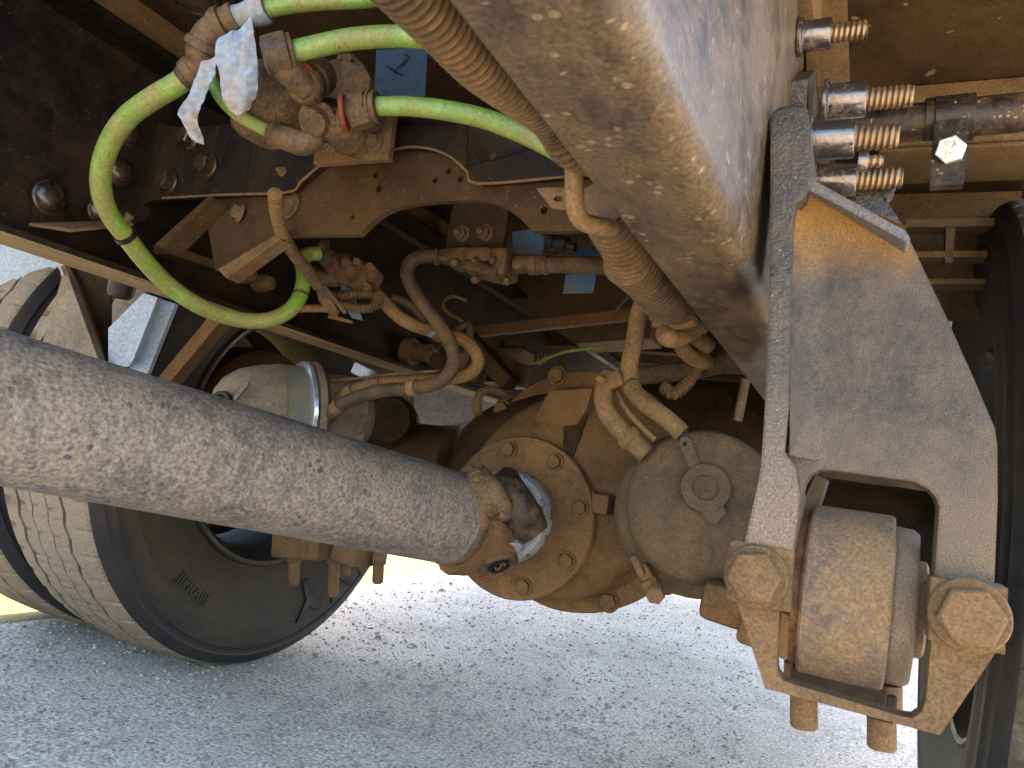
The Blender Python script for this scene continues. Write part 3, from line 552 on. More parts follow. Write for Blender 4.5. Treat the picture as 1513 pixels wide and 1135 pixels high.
b = MB(); A, B = PD(806, 356, 1.10), PD(848, 366, 1.08); b.lathe(A, B-A, [(0, .007), (.004, .012), (.014, .012), (.016, .009), (.02, .009), (.021, .013), (.036, .013), (.038, .008), (.05, .007)], 18); tag(part('plug_connector', b, m_rubblk), 'shiny black plug connector above the straight hose', 'connector')

# ------------------------------------------------------------ small valve low on the left rail + its ribbed loom
sv_ = thing('modulator_valve', PD(520, 410, 1.13), 'small knobbly valve on the left rail with ribbed loops and blue tape below', 'valve')
b = MB(); b.box(PD(520, 402, 1.13), V(.06, .05, .05), Matrix.Rotation(.35, 3, 'Y'), .012); b.box(PD(538, 412, 1.12), V(.04, .05, .045), Matrix.Rotation(.35, 3, 'Y'), .012)
for (u, v, r) in ((522, 405, .011), (530, 390, .007), (548, 396, .007), (538, 418, .008), (515, 390, .008), (552, 399, .006), (545, 425, .008)): b.lathe(PD(u, v, 1.11), -fwd, [(-.01, r), (.012, r), (.016, r*.8), (.016, 0)], 14)
part('body', rough(b, .003, 60), m_valve, sv_)
A, B = PD(503, 397, 1.13), PD(476, 375, 1.10); b = MB(); b.lathe(A, B-A, [(0, .018), (.012, .018), (.018, .0155), (.03, .0155), (.031, .0135), (.045, .0135)], 20); part('port', b, m_fit, sv_)
collar('port_seal', PD(492, 388, 1.115), PD(476, 375, 1.10), [(0, .0158), (.004, .0158)], m_red, sv_)
A, B = PD(472, 362, 1.09), PD(486, 366, 1.09); b = MB(); b.lathe(A, B-A, [(0, .008), (.003, .011), (.012, .011), (.014, .006)], 16); part('plug', b, m_fit, sv_)
b = MB(); b.tube([PD(*p) for p in ((468, 404, 1.14), (490, 412, 1.13), (512, 408, 1.13))], .013, 16); part('lower_port', b, m_fit, sv_)
hose('corrugated_loom', [PD(*p) for p in ((406, 285, .80), (409, 315, .84), (417, 345, .88), (436, 378, .93), (455, 400, .97), (471, 425, 1.0))], .0064, m_cond, 'slim ribbed loom dropping from the grommet to the small valve', 'conduit', None, 16, (.0062, .0032))
hose('corrugated_loom', [PD(*p) for p in ((480, 437, 1.10), (505, 438, 1.10), (530, 434, 1.10), (550, 435, 1.10), (556, 445, 1.11), (545, 455, 1.12), (520, 452, 1.12), (500, 445, 1.12))], .007, m_cond, 'ribbed loom folded in a flat loop under the small valve', 'conduit', None, 14, (.004, .0022))
hose('corrugated_loom', [PD(*p) for p in ((485, 445, 1.09), (510, 452, 1.085), (535, 456, 1.085), (556, 450, 1.09), (560, 436, 1.10))], .0065, m_cond, 'lower ribbed loom tucked under the flat loop', 'conduit', None, 14, (.004, .0022))
b = MB(); b.prism([PD(u, v, 1.06) for u, v in ((475, 418), (484, 426), (498, 458), (486, 460), (472, 446), (468, 432))], fwd*.004); b.prism([PD(u, v, 1.055) for u, v in ((480, 420), (512, 462), (508, 465), (478, 424))], fwd*.002)
tag(part('loom_tape', rough(b, .001, 90), m_fit), 'tan wrapped tape end on the slim ribbed loom', 'tape')
b = MB(); b.prism([PD(u, v, 1.115) for u, v in ((508, 408), (526, 424), (522, 436), (530, 455), (536, 474), (520, 470), (500, 440))], fwd*.0015); tag(part('tape', b, m_tapemd), 'blue tape flag stuck through the ribbed loops', 'tape')
b = MB(); b.tube([PD(*p) for p in ((440, 456, 1.08), (480, 456, 1.08), (500, 462, 1.08))], .006, 10); b.prism([PD(u, v, 1.12) for u, v in ((486, 464), (520, 474), (520, 478), (484, 470))], fwd*.01); tag(part('support_arm', b, m_tan), 'tan support arm below the small valve', 'bracket')

# ------------------------------------------------------------ bars across behind the axle
A, B = PY(690, 492, 1.42), PY(960, 462, 1.42); b = MB(); b.box((A+B)/2, V((B-A).length*1.3, .02, .024), Matrix.Rotation(-math.atan2((B-A).z, (B-A).x), 3, 'Y'), .003)
tag(part('brace_bar', b, m_orange), 'rust orange brace bar crossing behind the hoses', 'bar')
b = MB(); b.prism([PY(u, v, 1.75) for u, v in ((740, 395), (960, 395), (960, 500), (850, 508), (742, 432))], V(.0, .12, .0)); tag(part('cross_beam', b, m_deckbar), 'tan body cross beam lit behind the rusty brace bar', 'beam')
b = MB(); b.box(PY(900, 470, 2.1), V(1.1, .05, .2)); tag(part('rear_cross_member', b, m_cross), 'dark brown cross member far back under the body', 'cross member')
# ------------------------------------------------------------ drive axle
AX = thing('drive_axle', V(-.47, 1.36, .50), 'dust baked drive axle with round differential housing in the centre', 'axle')
bc = V(-.44, 1.2, .505)
b = MB(); b.lathe(bc, YA, [(0, .150), (0, .197), (.004, .205), (.03, .205), (.034, .200), (.05, .195), (.12, .20), (.22, .185), (.30, .13), (.33, .0)], 64); part('banjo_housing', rough(b, .0012, 25), m_axle, AX)
# carrier nose lofted from the flange to the pinion cage
def loft(c0, r0, c1, r1, n=10, seg=48, sq=0, pw=1.0):
    vs = []; fs = []
    for j in range(n+1):
        t = j/n; c = c0.lerp(c1, t); k = r0+(r1-r0)*(t**pw)
        for i in range(seg):
            a = 2*pi*i/seg; rr = k*(1+sq*abs(sin(2*a))**2*(1-t)*.0)
            vs.append(c+V(cos(a)*rr, 0, sin(a)*rr))
    for j in range(n):
        for i in range(seg): fs.append((j*seg+i, j*seg+(i+1) % seg, (j+1)*seg+(i+1) % seg, (j+1)*seg+i))
    return vs, fs
pc = V(-.49, 1.10, .449)
b = MB(); b.add(*loft(bc+V(0, -.002, 0), .178, V(-.450, 1.172, .494), .166, 4)); b.add(*loft(V(-.450, 1.172, .494), .166, pc+V(.006, .004, .004), .119, 14, pw=1.9))
part('carrier_nose', rough(b, .002, 20), m_axle, AX)
# vertical rib box and flats on the carrier
b = MB(); b.prism([PY(u, v, 1.125) for u, v in ((812, 578), (876, 574), (866, 606), (852, 628), (796, 634), (790, 618))], V(.004, .07, .0)); 
part('carrier_rib', rough(b, .0016, 30), m_axle, AX, ang=60)
A = PY(872, 740, 1.10); b = MB(); b.box(A+V(-.006, .02, 0), V(.03, .06, .034), bevel=.004); b.box(A+V(.02, .01, -.002), V(.028, .05, .03), bevel=.004); part('side_plug', b, m_axle, AX)
put('small_bolt', me_axb, AX, PY(855, 667, 1.125), V(.2, -1, .1), 0, .5)
# pinion cage disc and eight bolts
b = MB(); b.lathe(pc, -YA, [(0, .10), (0, .126), (.003, .129), (.013, .129), (.016, .127), (.0165, .10), (.0165, .07), (.022, .066)], 72); part('pinion_cage', rough(b, .0006, 60), m_axle, AX)
for i in range(8):
    a = 2*pi*i/8+.28; put('cage_bolt', me_axb, AX, pc+V(cos(a)*.108, -.0165, sin(a)*.108), -YA, random.random()*2)
for (u, v) in ((824, 556), (743, 605), (717, 641), (930, 545), (900, 889), (985, 862), (1000, 780)):
    put('flange_bolt', me_axb, AX, PY(u, v, 1.2), -YA, random.random()*2, 1.25)
# casting figures on the cage
tx = text_mb('3113', .017, lambda q: pc+V(-.02+q.x, -.0166-q.z*.8, .098+q.y), .0012); part('cast_figures', tx, m_axle, AX)
b = MB(); b.tube([V(-.42, 1.30, .508), V(-.58, 1.30, .512), V(-.76, 1.345, .51), V(-1.16, 1.36, .505)], lambda t: .082+.120*(max(0, 1-t/.55)**2*(3-2*max(0, 1-t/.55))), 40, step=.012); part('axle_tube', rough(b, .0015, 18), m_axdk, AX); b = MB()
b.tube([V(-.26, 1.36, .50), V(-.1, 1.36, .505), V(.1, 1.36, .505)], lambda t: .105-.025*min(1, t*3), 28)
part('axle_tube', rough(b, .0015, 18), m_axdk, AX)
b = MB(); b.lathe(V(-.98, 1.36, .5), XA, [(0, .12), (.02, .125), (.05, .1), (.06, .085)], 30); b.lathe(V(-.90, 1.30, .58), V(.4, -1, .1), [(0, .055), (.04, .055), (.06, .045), (.066, 0)], 26); part('spider_plate', b, m_axdk, AX)
# seat casting with hanging studs under the left end
st = thing('axle_seat', PD(500, 800, 1.66), 'caked axle seat with four hanging threaded studs below the drive shaft', 'bracket')
b = MB(); b.box(PD(470, 795, 1.66), V(.13, .16, .085), Matrix.Rotation(-.12, 3, 'Y'), .008); b.box(PD(528, 800, 1.60), V(.07, .08, .095), Matrix.Rotation(.1, 3, 'Y'), .008); b.box(PD(588, 783, 1.62), V(.16, .12, .05), Matrix.Rotation(-.05, 3, 'Y'), .008); part('casting', rough(b, .003, 45), m_bolt, st)
for (u, v0, v1, d) in ((435, 815, 865, 1.64), (494, 818, 881, 1.62), (512, 810, 850, 1.72), (560, 818, 862, 1.60)):
    A = PD(u, v0, d); b = MB(); b.hexa(A+V(0, 0, .012), -ZA, .0185, .034, .06); s_ = part('stud_nut', b, m_shring, st)
    B = PD(u-2, v1, d); b = MB(); b.lathe(A, B-A, [(0, .0125), ((B-A).length*.95, .0125), ((B-A).length, .010)], 16); part('stud', b, m_bolt, s_)

# ------------------------------------------------------------ drive shaft, universal joint
A = PD(0, 602, .675); B = PD(672, 766, 1.075); d = (B-A).normalized(); Ls = (B-A).length; A2 = A-d*.42
DS = thing('drive_shaft', B, 'thick muddy drive shaft tube running diagonally into the differential', 'drive shaft')
b = MB(); b.lathe(A2, d, [(0, .0)]+[(t*(Ls+.42)/60, .0705-.004*t/60) for t in range(0, 61)], 96); part('tube', rough(b, .0005, 30), m_shaft, DS)
b = MB(); b.lathe(B, d, [(-.012, .0664), (-.008, .0684), (-.002, .0687), (.002, .067), (.006, .0665), (.012, .065), (.016, .058)], 72); part('weld_ring', rough(b, .0006, 90), m_shring, DS)
# yoke ears: cross axis runs across the shaft
U = PD(738, 770, 1.10)                       # joint centre
e1 = right*.436+down*.774-fwd*.45; e1 = (e1-d*e1.dot(d)).normalized()      # towards the visible lower ear
e0 = d.cross(e1).normalized()
yk = MB()
for sg in (1, -1):
    vs = []; fs = []; k = 20; rows = 7
    for j in range(rows+1):
        t = j/rows; c = B+d*(.006+.078*t)+e1*sg*(.030+.018*t); wv = .060*(1-t)**.8+.0315*t**.5; hh = .036*(1-t)+.012*t+.003
        for i in range(k):
            a = 2*pi*i/k; ca, sa = cos(a), sin(a)
            vs.append(c+e0*(abs(ca)**.6*math.copysign(1, ca))*wv+e1*(abs(sa)**.6*math.copysign(1, sa))*hh)
    for j in range(rows):
        for i in range(k): fs.append((j*k+i, j*k+(i+1) % k, (j+1)*k+(i+1) % k, (j+1)*k+i))
    fs += [tuple(range(k)), tuple(reversed(range(rows*k, rows*k+k)))]
    yk.add(vs, fs)
part('yoke_ear', rough(yk, .0012, 50), m_axle, DS)
cA_ = B+d*.066+e1*.0685
b = MB(); b.lathe(cA_, e1, [(-.01, .030), (.0, .0295), (.003, .028), (.0032, .0225), (.001, .021), (.001, 0)], 36, sx=1.0); part('bearing_cap', b, m_yoke, DS)
b = MB(); b.lathe(cA_, e1, [(.001, .0165), (.004, .0165), (.004, .0135), (.001, .0135)], 30); part('emblem_ring', b, m_rubblk, DS)
xx = e0*-1; yy = e1.cross(xx)
tx = text_mb('S', .026, lambda q: cA_+e1*(.0015+q.z)+(d*.9-xx*.2).normalized()*q.x+(xx*.95+d*.2).normalized()*q.y, .0018); part('emblem_letter', tx, m_tan, DS)
b = MB(); b.lathe(U-e1*.05, e1, [(0, .019), (.1, .019)], 20); b.lathe(U-e0*.052, e0, [(0, .021), (.104, .021)], 20); part('joint_cross', b, m_chrome, DS)
# companion yoke on the pinion: grey slinger ring, lugs and bolted straps
CY = thing('pinion_yoke', pc+V(0, -.03, 0), 'oily pinion yoke with greasy silver ring and bolted bearing strap', 'yoke')
b = MB(); b.lathe(pc+V(-.008, -.02, .0), -YA, [(0, .05), (0, .068), (.004, .072), (.022, .072), (.029, .069), (.033, .060), (.030, .050), (.026, .03)], 64); part('slinger_ring', rough(b, .0015, 70), m_grease, CY)
b = MB(); b.lathe(pc+V(-.008, -.03, 0), -YA, [(0, .052), (.014, .050), (.026, .042), (.032, .03), (.034, 0)], 40); part('hub', rough(b, .0015, 60), m_yoke, CY)
def strap(c, ax, up, sgn=1):
    """rounded lug bridging two cap screws"""
    mb = MB(); n_ = ax.cross(up).normalized(); k = 14; vs = []; fs = []
    for j in range(k+1):
        t = j/k*2-1; cc = c+ax*t*.043*sgn+n_*(.016*(1-t*t)); w_ = (.0165+.008*(1-abs(t)**3))*sgn; h_ = (.010+.006*(1-t*t))*sgn
        for i in range(12):
            a = 2*pi*i/12; vs.append(cc+up*cos(a)*w_+n_*sin(a)*h_)
    for j in range(k):
        for i in range(12): fs.append((j*12+i, j*12+(i+1) % 12, (j+1)*12+(i+1) % 12, (j+1)*12+i))
    fs += [tuple(range(12)), tuple(reversed(range(k*12, k*12+12)))]
    mb.add(vs, fs); return mb
p0, p1 = PD(705, 706, 1.05), PD(742, 758, 1.05); axv = (p1-p0).normalized()
for off, nm, sg in ((O, 'bearing_strap', 1), (PD(761, 744, 1.075)-PD(724, 730, 1.05), 'yoke_lug', 1.25)):
    b = strap((p0+p1)/2+off, axv, (-fwd).cross(axv).normalized().cross(axv)*.0+axv.cross(fwd).normalized(), sg); part(nm, rough(b, .0012, 60), m_yoke if sg == 1 else m_yoked, CY)
b = MB(); b.box(PD(765, 772, 1.075), V(.03, .05, .05), Matrix.Rotation(.8, 3, 'Y'), .012); b.box(PD(752, 718, 1.085), V(.05, .04, .04), Matrix.Rotation(.8, 3, 'Y'), .012); part('yoke_shoulder', rough(b, .002, 60), m_yoke, CY)
for (u, v) in ((705, 706), (742, 758)): put('strap_bolt', me_small, CY, PD(u, v, 1.037), -fwd, .2, 1.25)

# ------------------------------------------------------------ brake cans
ca = V(-.195, .925, .545)                        # right one, face towards the front
dv = (V(.24, -1, .12)).normalized()
ca = PD(1040, 745, .90)
RB = thing('brake_chamber', ca, 'round dust covered brake can with a rubber plug strapped on its face', 'brake chamber')
b = MB(); b.lathe(ca-dv*.11, dv, [(0, .094), (.05, .096), (.080, .0955), (.096, .0945), (.105, .090), (.110, .082), (.1125, .068), (.114, .045), (.115, 0)], 72); part('spring_can', rough(b, .0012, 22), m_cham, RB)
b = MB(); b.lathe(ca-dv*.135, dv, [(-.01, .098), (-.01, .106), (-.002, .113), (.02, .114), (.032, .107), (.036, .096)], 72); part('clamp_band', rough(b, .001, 30), m_cham, RB)
b = MB(); b.lathe(ca-dv*.23, dv, [(0, .05), (.02, .088), (.09, .098)], 48); part('rear_pot', b, m_axdk, RB)
b = MB(); A = PD(1042, 722, .885); A = A; A = C0+ray(1042, 722)*((ca+dv*.006-C0).dot(dv)/ray(1042, 722).dot(dv)); b.lathe(A, dv, [(-.012, .0305), (.004, .031), (.009, .029), (.010, .016), (.007, .014), (.0085, .010), (.0085, 0)], 40); plug = part('dust_plug', b, m_cham, RB)
fx = dv.cross(ZA).normalized(); fy = fx.cross(dv)
def on_can(u, v, h=.0): # point on the can's front plane
    r = ray(u, v); q = ca+dv*(.0065+h); return C0+r*((q-C0).dot(dv)/r.dot(dv))
b = MB(); b.prism([on_can(u, v, .006) for u, v in ((1003, 655), (1006, 647), (1014, 645), (1021, 650), (1037, 692), (1022, 700))], -dv*.006, [[on_can(1012+3*cos(k*pi/4), 656+3*sin(k*pi/4), .006) for k in range(8)]]); part('plug_strap', b, m_cham, plug)
b = MB(); b.prism([on_can(u, v, .008) for u, v in ((1036, 752), (1066, 740), (1073, 758), (1058, 776), (1043, 768))], -dv*.006); part('plug_tab', b, m_cham, plug)
tx = text_mb('Gasket', .0065, lambda q: on_can(1019, 675, .0075)+(on_can(1030, 690, .0075)-on_can(1016, 660, .0075)).normalized()*q.x+dv.cross((on_can(1030, 690, 0)-on_can(1016, 660, 0)).normalized())*q.y+dv*q.z, .0003)
b = MB(); A, B = PD(935, 820, .95), PD(950, 852, .95); b.lathe(A, B-A, [(0, .0055), (.028, .0055)], 12); C_ = PD(955, 856, .95); b.hexa(C_, B-A, .012, .012); b.box(PD(957, 850, .96), V(.03, .025, .016), Matrix.Rotation(.9, 3, 'Y'), .003); b.hexa(PD(968, 873, .945), V(.3, -1, -.4), .0125, .014); part('clamp_bolt', rough(b, .0008, 100), m_bolt, RB)
tag(RB.children[0], None)
# left one: pale, deep drawn pot lying on its side
LA, LB = PD(322, 604, 1.20), PD(440, 610, 1.27); dl = (LB-LA).normalized(); r0 = .081
LBk = thing('brake_chamber', LA, 'pale dusty brake can with a shiny zinc band behind the drive shaft', 'brake chamber')
b = MB(); b.lathe(LA, dl, [(-.012, 0), (-.012, .012), (-.004, .022), (-.006, .034), (.006, .052), (.03, .068), (.06, .077), (.09, r0)], 64); part('front_pot', rough(b, .0016, 18), m_chamL, LBk)
b = MB(); b.lathe(LA, dl, [(.09, r0), (.115, r0), (.130, r0+.001)], 64); part('grey_pot', b, m_chamG, LBk)
b = MB(); b.lathe(LA, dl, [(.128, r0), (.131, r0+.008), (.137, r0+.010), (.140, r0+.004)], 64); part('zinc_band', b, m_chrome, LBk)
b = MB(); b.lathe(LA, dl, [(.140, r0), (.142, r0+.009), (.153, r0+.010), (.16, r0), (.165, r0-.008), (.23, r0-.012), (.25, r0-.03)], 56); part('rear_pot', rough(b, .001, 25), m_chamL, LBk)
b = MB(); A, B = PD(348, 590, 1.145), PD(367, 566, 1.15); b.box((A+B)/2, V(.012, .006, (B-A).length*1.1), (B-A).to_track_quat('Z', 'Y').to_matrix(), .002); part('release_tab', b, m_chamL, LBk)
b = MB(); b.lathe(PD(328, 590, 1.15), -fwd, [(-.01, .013), (.006, .013), (.006, .008), (-.004, .008), (-.004, 0)], 20); part('port', b, m_rubblk, LBk)

# ------------------------------------------------------------ suspension hanger (right foreground)
YH = .585
HG = thing('suspension_hanger', PY(1240, 600, YH), 'big cast suspension hanger bolted to the rail, forked round a bushing', 'hanger')
def pyl(L, y): return [PY(u, v, y) for u, v in L]
# web facing forward with an arched window
outer = [(1172, 272), (1200, 274), (1216, 282), (1340, 346), (1362, 392), (1398, 468), (1440, 562), (1470, 634), (1474, 660), (1474, 740), (1469, 866), (1380, 862), (1388, 750), (1384, 736), (1374, 724), (1352, 712), (1232, 695), (1212, 694), (1198, 700), (1188, 714), (1181, 745), (1170, 822), (1140, 815), (1160, 600)]
b = MB(); b.prism(pyl(outer, YH), V(0, .03, 0)); part('web', rough(b, .0004, 60), m_hang, HG)
# long left flange, thick edge forward
fo = [(1138, 178), (1142, 166), (1152, 158), (1180, 155), (1194, 162), (1198, 200), (1200, 270), (1190, 290), (1176, 300), (1171, 340), (1168, 460), (1166, 600), (1160, 668), (1175, 690), (1182, 735), (1172, 815), (1101, 802), (1112, 750), (1124, 690), (1130, 600), (1136, 460), (1138, 300)]
b = MB(); b.prism(pyl(fo, YH-.024), V(0, .066, 0)); part('flange', rough(b, .0005, 40), m_hangup, HG)
# cove between flange and web, and the caked ledge under the sloping top
cv = MB(); vs = []; fs = []; rows = 24; k = 8
for j in range(rows+1):
    v = 300+(672-300)*j/rows; p = PY(1168, v, YH-.024)
    for i in range(k+1):
        a = pi/2*i/k; vs.append(V(p.x-.0005+.026*(1-cos(a)), YH-.024+.0245*sin(a)-.0003, p.z))
fs = [(j*(k+1)+i, j*(k+1)+i+1, (j+1)*(k+1)+i+1, (j+1)*(k+1)+i) for j in range(rows) for i in range(k)]
cv.add(vs, fs); part('fillet', cv, m_hang, HG)
tl = MB(); tl.prism([PY(u, v, YH-.024) for u, v in ((1192, 262), (1206, 268), (1222, 277), (1338, 341), (1345, 352), (1338, 357), (1216, 291), (1202, 284), (1192, 280))], V(0, .056, 0)); part('top_ledge', tl, m_ledge, HG)
cv = MB(); vs = []; P0, P1 = PY(1178, 284, YH), PY(1336, 354, YH)
for j in range(13):
    t = j/12; p = P0.lerp(P1, t)
    for i in range(k+1):
        a = pi/2*i/k; s_ = (1-t*.6); vs.append(V(p.x, YH-.0235+.0236*(1-(1-sin(a)))-.0006, p.z+.001-.040*s_*(1-cos(a))))
cv.add(vs, [(j*(k+1)+i, j*(k+1)+i+1, (j+1)*(k+1)+i+1, (j+1)*(k+1)+i) for j in range(12) for i in range(k)]); part('dusty_cove', cv, m_hang, HG)
# rear pad (the other ear) behind the flange
b = MB(); b.prism([PX(u, v, -.092) for u, v in ((1164, 170), (1166, 120), (1178, 106), (1206, 104), (1220, 116), (1224, 190))], V(.016, 0, 0)); part('rear_ear', b, m_hangup, HG)
b = MB(); b.prism([PY(u, v, .70) for u, v in ((1262, 262), (1300, 280), (1332, 330), (1290, 330), (1240, 300))], V(0, .02, 0)); b.prism([PY(u, v, .70) for u, v in ((1300, 280), (1326, 268), (1318, 290), (1308, 300))], V(0, .01, 0)); part('rear_gusset', b, m_hangup, HG)
# collared studs
def stud(u, v, x0, r, Lc, Ls_, par, nm='collared_stud', fl=True):
    p = PX(u, v, x0); mb = MB()
    prof = ([(0, r*1.25), (.003, r*1.25), (.0045, r*1.08)] if fl else [])+[(.005, r), (Lc*.96, r*.97), (Lc, r*.92), (Lc, r*.5)]
    mb.lathe(p, XA, prof, 36); o = part(nm, mb, m_nut, par)
    mb = MB(); n_ = 24; rs = r*.66; pitch = .0046; q = p+XA*(Lc-.001); vs = []; fs = []; N = int(Ls_/pitch*12)
    for j in range(N+1):
        for i in range(n_):
            a = 2*pi*i/n_; ph = (j/12+i/n_) % 1; rr = rs*(1-.17*abs(2*ph-1)**1.0)*(1 if j < N-5 else .9)
            vs.append(q+XA*(Ls_*j/N)+V(0, cos(a)*rr, sin(a)*rr))
    for j in range(N):
        for i in range(n_): fs.append((j*n_+i, j*n_+(i+1) % n_, (j+1)*n_+(i+1) % n_, (j+1)*n_+i))
    fs += [tuple(range(N*n_, N*n_+n_))]
    mb.add(vs, fs); part('threaded_end', mb, m_thr, o, ang=60); return o
RF = stud(1180, 55, -.089, .0138, .0285, .031, railR)
stud(1217, 152, -.062, .0162, .036, .038, HG); stud(1192, 209, -.068, .0166, .038, .0335, HG); stud(1199, 268, -.066, .0150, .038, .0375, HG)
stud(1305, 318, .0, .009, .008, .014, HG, fl=False); stud(1258, 240, -.03, .008, .012, .012, HG, fl=False)
# pivot bar ends and their big bolts
def barend(L, y, nm): 
    b = MB(); b.prism(pyl(L, y), V(0, .032, 0)); return part(nm, rough(b, .0006, 50), m_bolt, HG)
barend([(1079, 802), (1090, 799), (1172, 814), (1167, 905), (1098, 894), (1073, 886)], .562, 'bar_end')
barend([(1376, 852), (1490, 869), (1484, 967), (1372, 946)], .562, 'bar_end')
for (u, v, r, wr) in ((1117, 851, .0185, .0218), (1431, 909, .0192, .0232)):
    p = PY(u, v, .562); b = MB(); b.lathe(p, -YA, [(0, wr), (.004, wr), (.0055, wr*.95), (.0055, r*.8)], 48); w_ = part('bolt_washer', rough(b, .0004, 80), m_bolt, HG)
    b = MB(); b.hexa(p-YA*.0052, -YA, r, .0135, .1, .16); part('pivot_bolt_head', rough(b, .00015, 60), m_bolt, w_, ang=25)
# lower cradle strap
us = [(1088, 888), (1131, 1017), (1389, 1087), (1472, 962), (1376, 944), (1368, 1036), (1362, 1052), (1348, 1061), (1330, 1058), (1176, 1012), (1158, 1006), (1149, 995), (1147, 980), (1151, 903)]
b = MB(); b.prism(pyl(us, .575), V(0, .018, 0)); part('cradle_strap', rough(b, .0005, 60), m_bolt, HG)
for (u, v0, v1) in ((1187, 1000, 1076), (1302, 1030, 1107)):
    A, B = PY(u, v0, .63), PY(u+1, v1, .63); b = MB(); L_ = (B-A).length; b.lathe(A, B-A, [(-.01, .014), (.012, .014), (.013, .0098), (L_*.95, .0098), (L_, .0085)], 22); part('cradle_stud', b, m_bolt, HG)
# bushing
BU = thing('suspension_bushing', V(-.005, .65, .465), 'large tan cylindrical bushing held in the fork of the hanger', 'bushing')
bc2 = PY(1250, 880, .64); bc2.x = 0; rb = .0655
def bl(prof, nm, mt, amp=.0006):
    b = MB(); b.lathe(bc2, XA, prof, 72); part(nm, rough(b, amp, 40), mt, BU)
xl, xr = PY(1183, 880, .585).x, PY(1318, 890, .585).x
bl([(xl, .04), (xl, rb-.002), (xl+.002, rb), (xr-.002, rb), (xr, rb-.002), (xr, .04)], 'sleeve', m_bush)
bl([(xl-.006, .03), (xl-.006, rb-.006), (xl+.001, rb-.006)], 'rust_seam', m_rust)
bl([(xr, .058), (xr+.012, .057), (xr+.016, .054), (xr+.017, .03)], 'end_ring', m_hang)
bl([(xr+.016, .035), (xr+.022, .035), (xr+.024, .032), (xr+.024, .01)], 'inner_washer', m_bush)
b = MB(); b.box(bc2+V((xl+xr)/2, .0, -.064), V((xr-xl)*1.1, .06, .02), bevel=.003); b.box(bc2+V(xr, .0, -.070), V(.02, .05, .02), bevel=.003); part('bottom_pad', b, m_axdk, BU)
# trailing arm behind
b = MB(); b.tube([bc2+V(-.0, .03, -.0), V(-.01, .95, .455), V(-.03, 1.30, .43)], lambda t: .055-.005*t, 20, flat=.8); ta = part('trailing_arm', b, m_axdk); tag(ta, 'dark suspension arm running back from the bushing to the axle', 'suspension arm')
b = MB(); b.prism([PY(u, v, .66) for u, v in ((1205, 700), (1222, 708), (1205, 760), (1192, 850), (1176, 850), (1185, 745))], V(0, .05, 0)); part('inner_cheek', b, m_hang, HG)
b = MB(); b.box(PD(1120, 905, .86), V(.12, .08, .045), Matrix.Rotation(.1, 3, 'Y'), .01); b.box(PD(1140, 925, .84), V(.06, .08, .05), Matrix.Rotation(.15, 3, 'Y'), .006); tag(part('slack_adjuster', rough(b, .003, 40), m_axle), 'brown lump of brake linkage below the round brake can', 'linkage')

# ------------------------------------------------------------ upper right: pipe, strap, upright
p0, p1 = PY(1270, 190, .80), PY(1530, 164, .80); p0 = V(p0.x-.03, .8, p0.z)
PI_ = thing('cross_pipe', (p0+p1)/2, 'black spattered pipe running across at the upper right', 'pipe')
b = MB(); b.lathe(p0, p1-p0, [(0, .0188), ((p1-p0).length*1.8, .0188)], 36); part('pipe', rough(b, .0003, 30), m_pipe, PI_)
b = MB(); b.lathe(PY(1366, 178, .8), p1-p0, [(0, .0188), (0, .0212), (.0075, .0212), (.0075, .0188)], 32); part('collar', b, m_pipe, PI_)
SC = thing('pipe_strap', PY(1402, 222, .775), 'dark strap clamp round the pipe with a bright zinc hex bolt', 'clamp')
b = MB(); b.lathe(PY(1380, 178, .8), p1-p0, [(0, .019), (0, .0228), (.0345, .0228), (.0345, .019)], 36); b.prism([PY(u, v, .777) for u, v in ((1380, 180), (1431, 174), (1425, 260), (1374, 262))], V(0, .004, 0)); b.prism([PY(u, v, .770) for u, v in ((1374, 262), (1425, 259), (1424, 272), (1374, 275))], V(0, .012, 0)); part('strap', b, m_pipe, SC)
p = PY(1405, 224, .777); hd = V(-.12, -1, -.25).normalized(); b = MB(); b.hexa(p, hd, .0135, .011, .06, .25); bo = part('zinc_bolt', b, m_zinc, SC, ang=25)
hx = hd.cross(ZA).normalized()*-1; hx = ZA.cross(hd).normalized()*-1
hx = V(1, 0, 0); hx = (hx-hd*hx.dot(hd)).normalized(); hy = hd.cross(hx); hy = hy if hy.z > 0 else -hy
for s_, yy_ in (('JDA', .0048), ('JY', -.0048)):
    tx = text_mb(s_, .0072, lambda q: p+hd*(.0111+q.z)+hx*q.x+hy*(q.y+yy_), .0004); part('bolt_marking', tx, m_zinc, bo)
UP = thing('upright_post', V(-.07, .73, .95), 'upright tan post behind the uppermost collared stud', 'post')
b = MB(); b.prism([PY(u, v, .76) for u, v in ((1206, -30), (1251, -30), (1256, 128), (1210, 128))], V(0, .03, 0)); part('tan_leg', b, m_deckbar, UP)
b = MB(); b.prism([PY(u, v, .74) for u, v in ((1188, -30), (1206, -30), (1210, 128), (1192, 128))], V(0, .03, 0)); part('dark_leg', b, m_tan, UP)
# small framework far right behind the hanger
FR = thing('light_bracket_frame', PY(1400, 360, 1.15), 'small tan bracket frame between the hanger and the right tyre', 'bracket')
for L, mt in (([(1338, 324), (1470, 322), (1470, 334), (1338, 336)], m_deckbar), ([(1398, 336), (1412, 336), (1408, 388), (1396, 388)], m_deckbar), ([(1340, 372), (1460, 370), (1460, 380), (1340, 380)], m_tan), ([(1366, 412), (1470, 412), (1470, 420), (1366, 420)], m_deckbar)):
    b = MB(); b.prism([PY(u, v, 1.15) for u, v in L], V(0, .03, 0)); part('bar', b, mt, FR)
b = MB(); b.prism([PY(u, v, 1.3) for u, v in ((1270, 150), (1510, 140), (1510, 470), (1290, 470))], V(0, .02, 0)); part('back_panel', b, m_deckbar, FR)

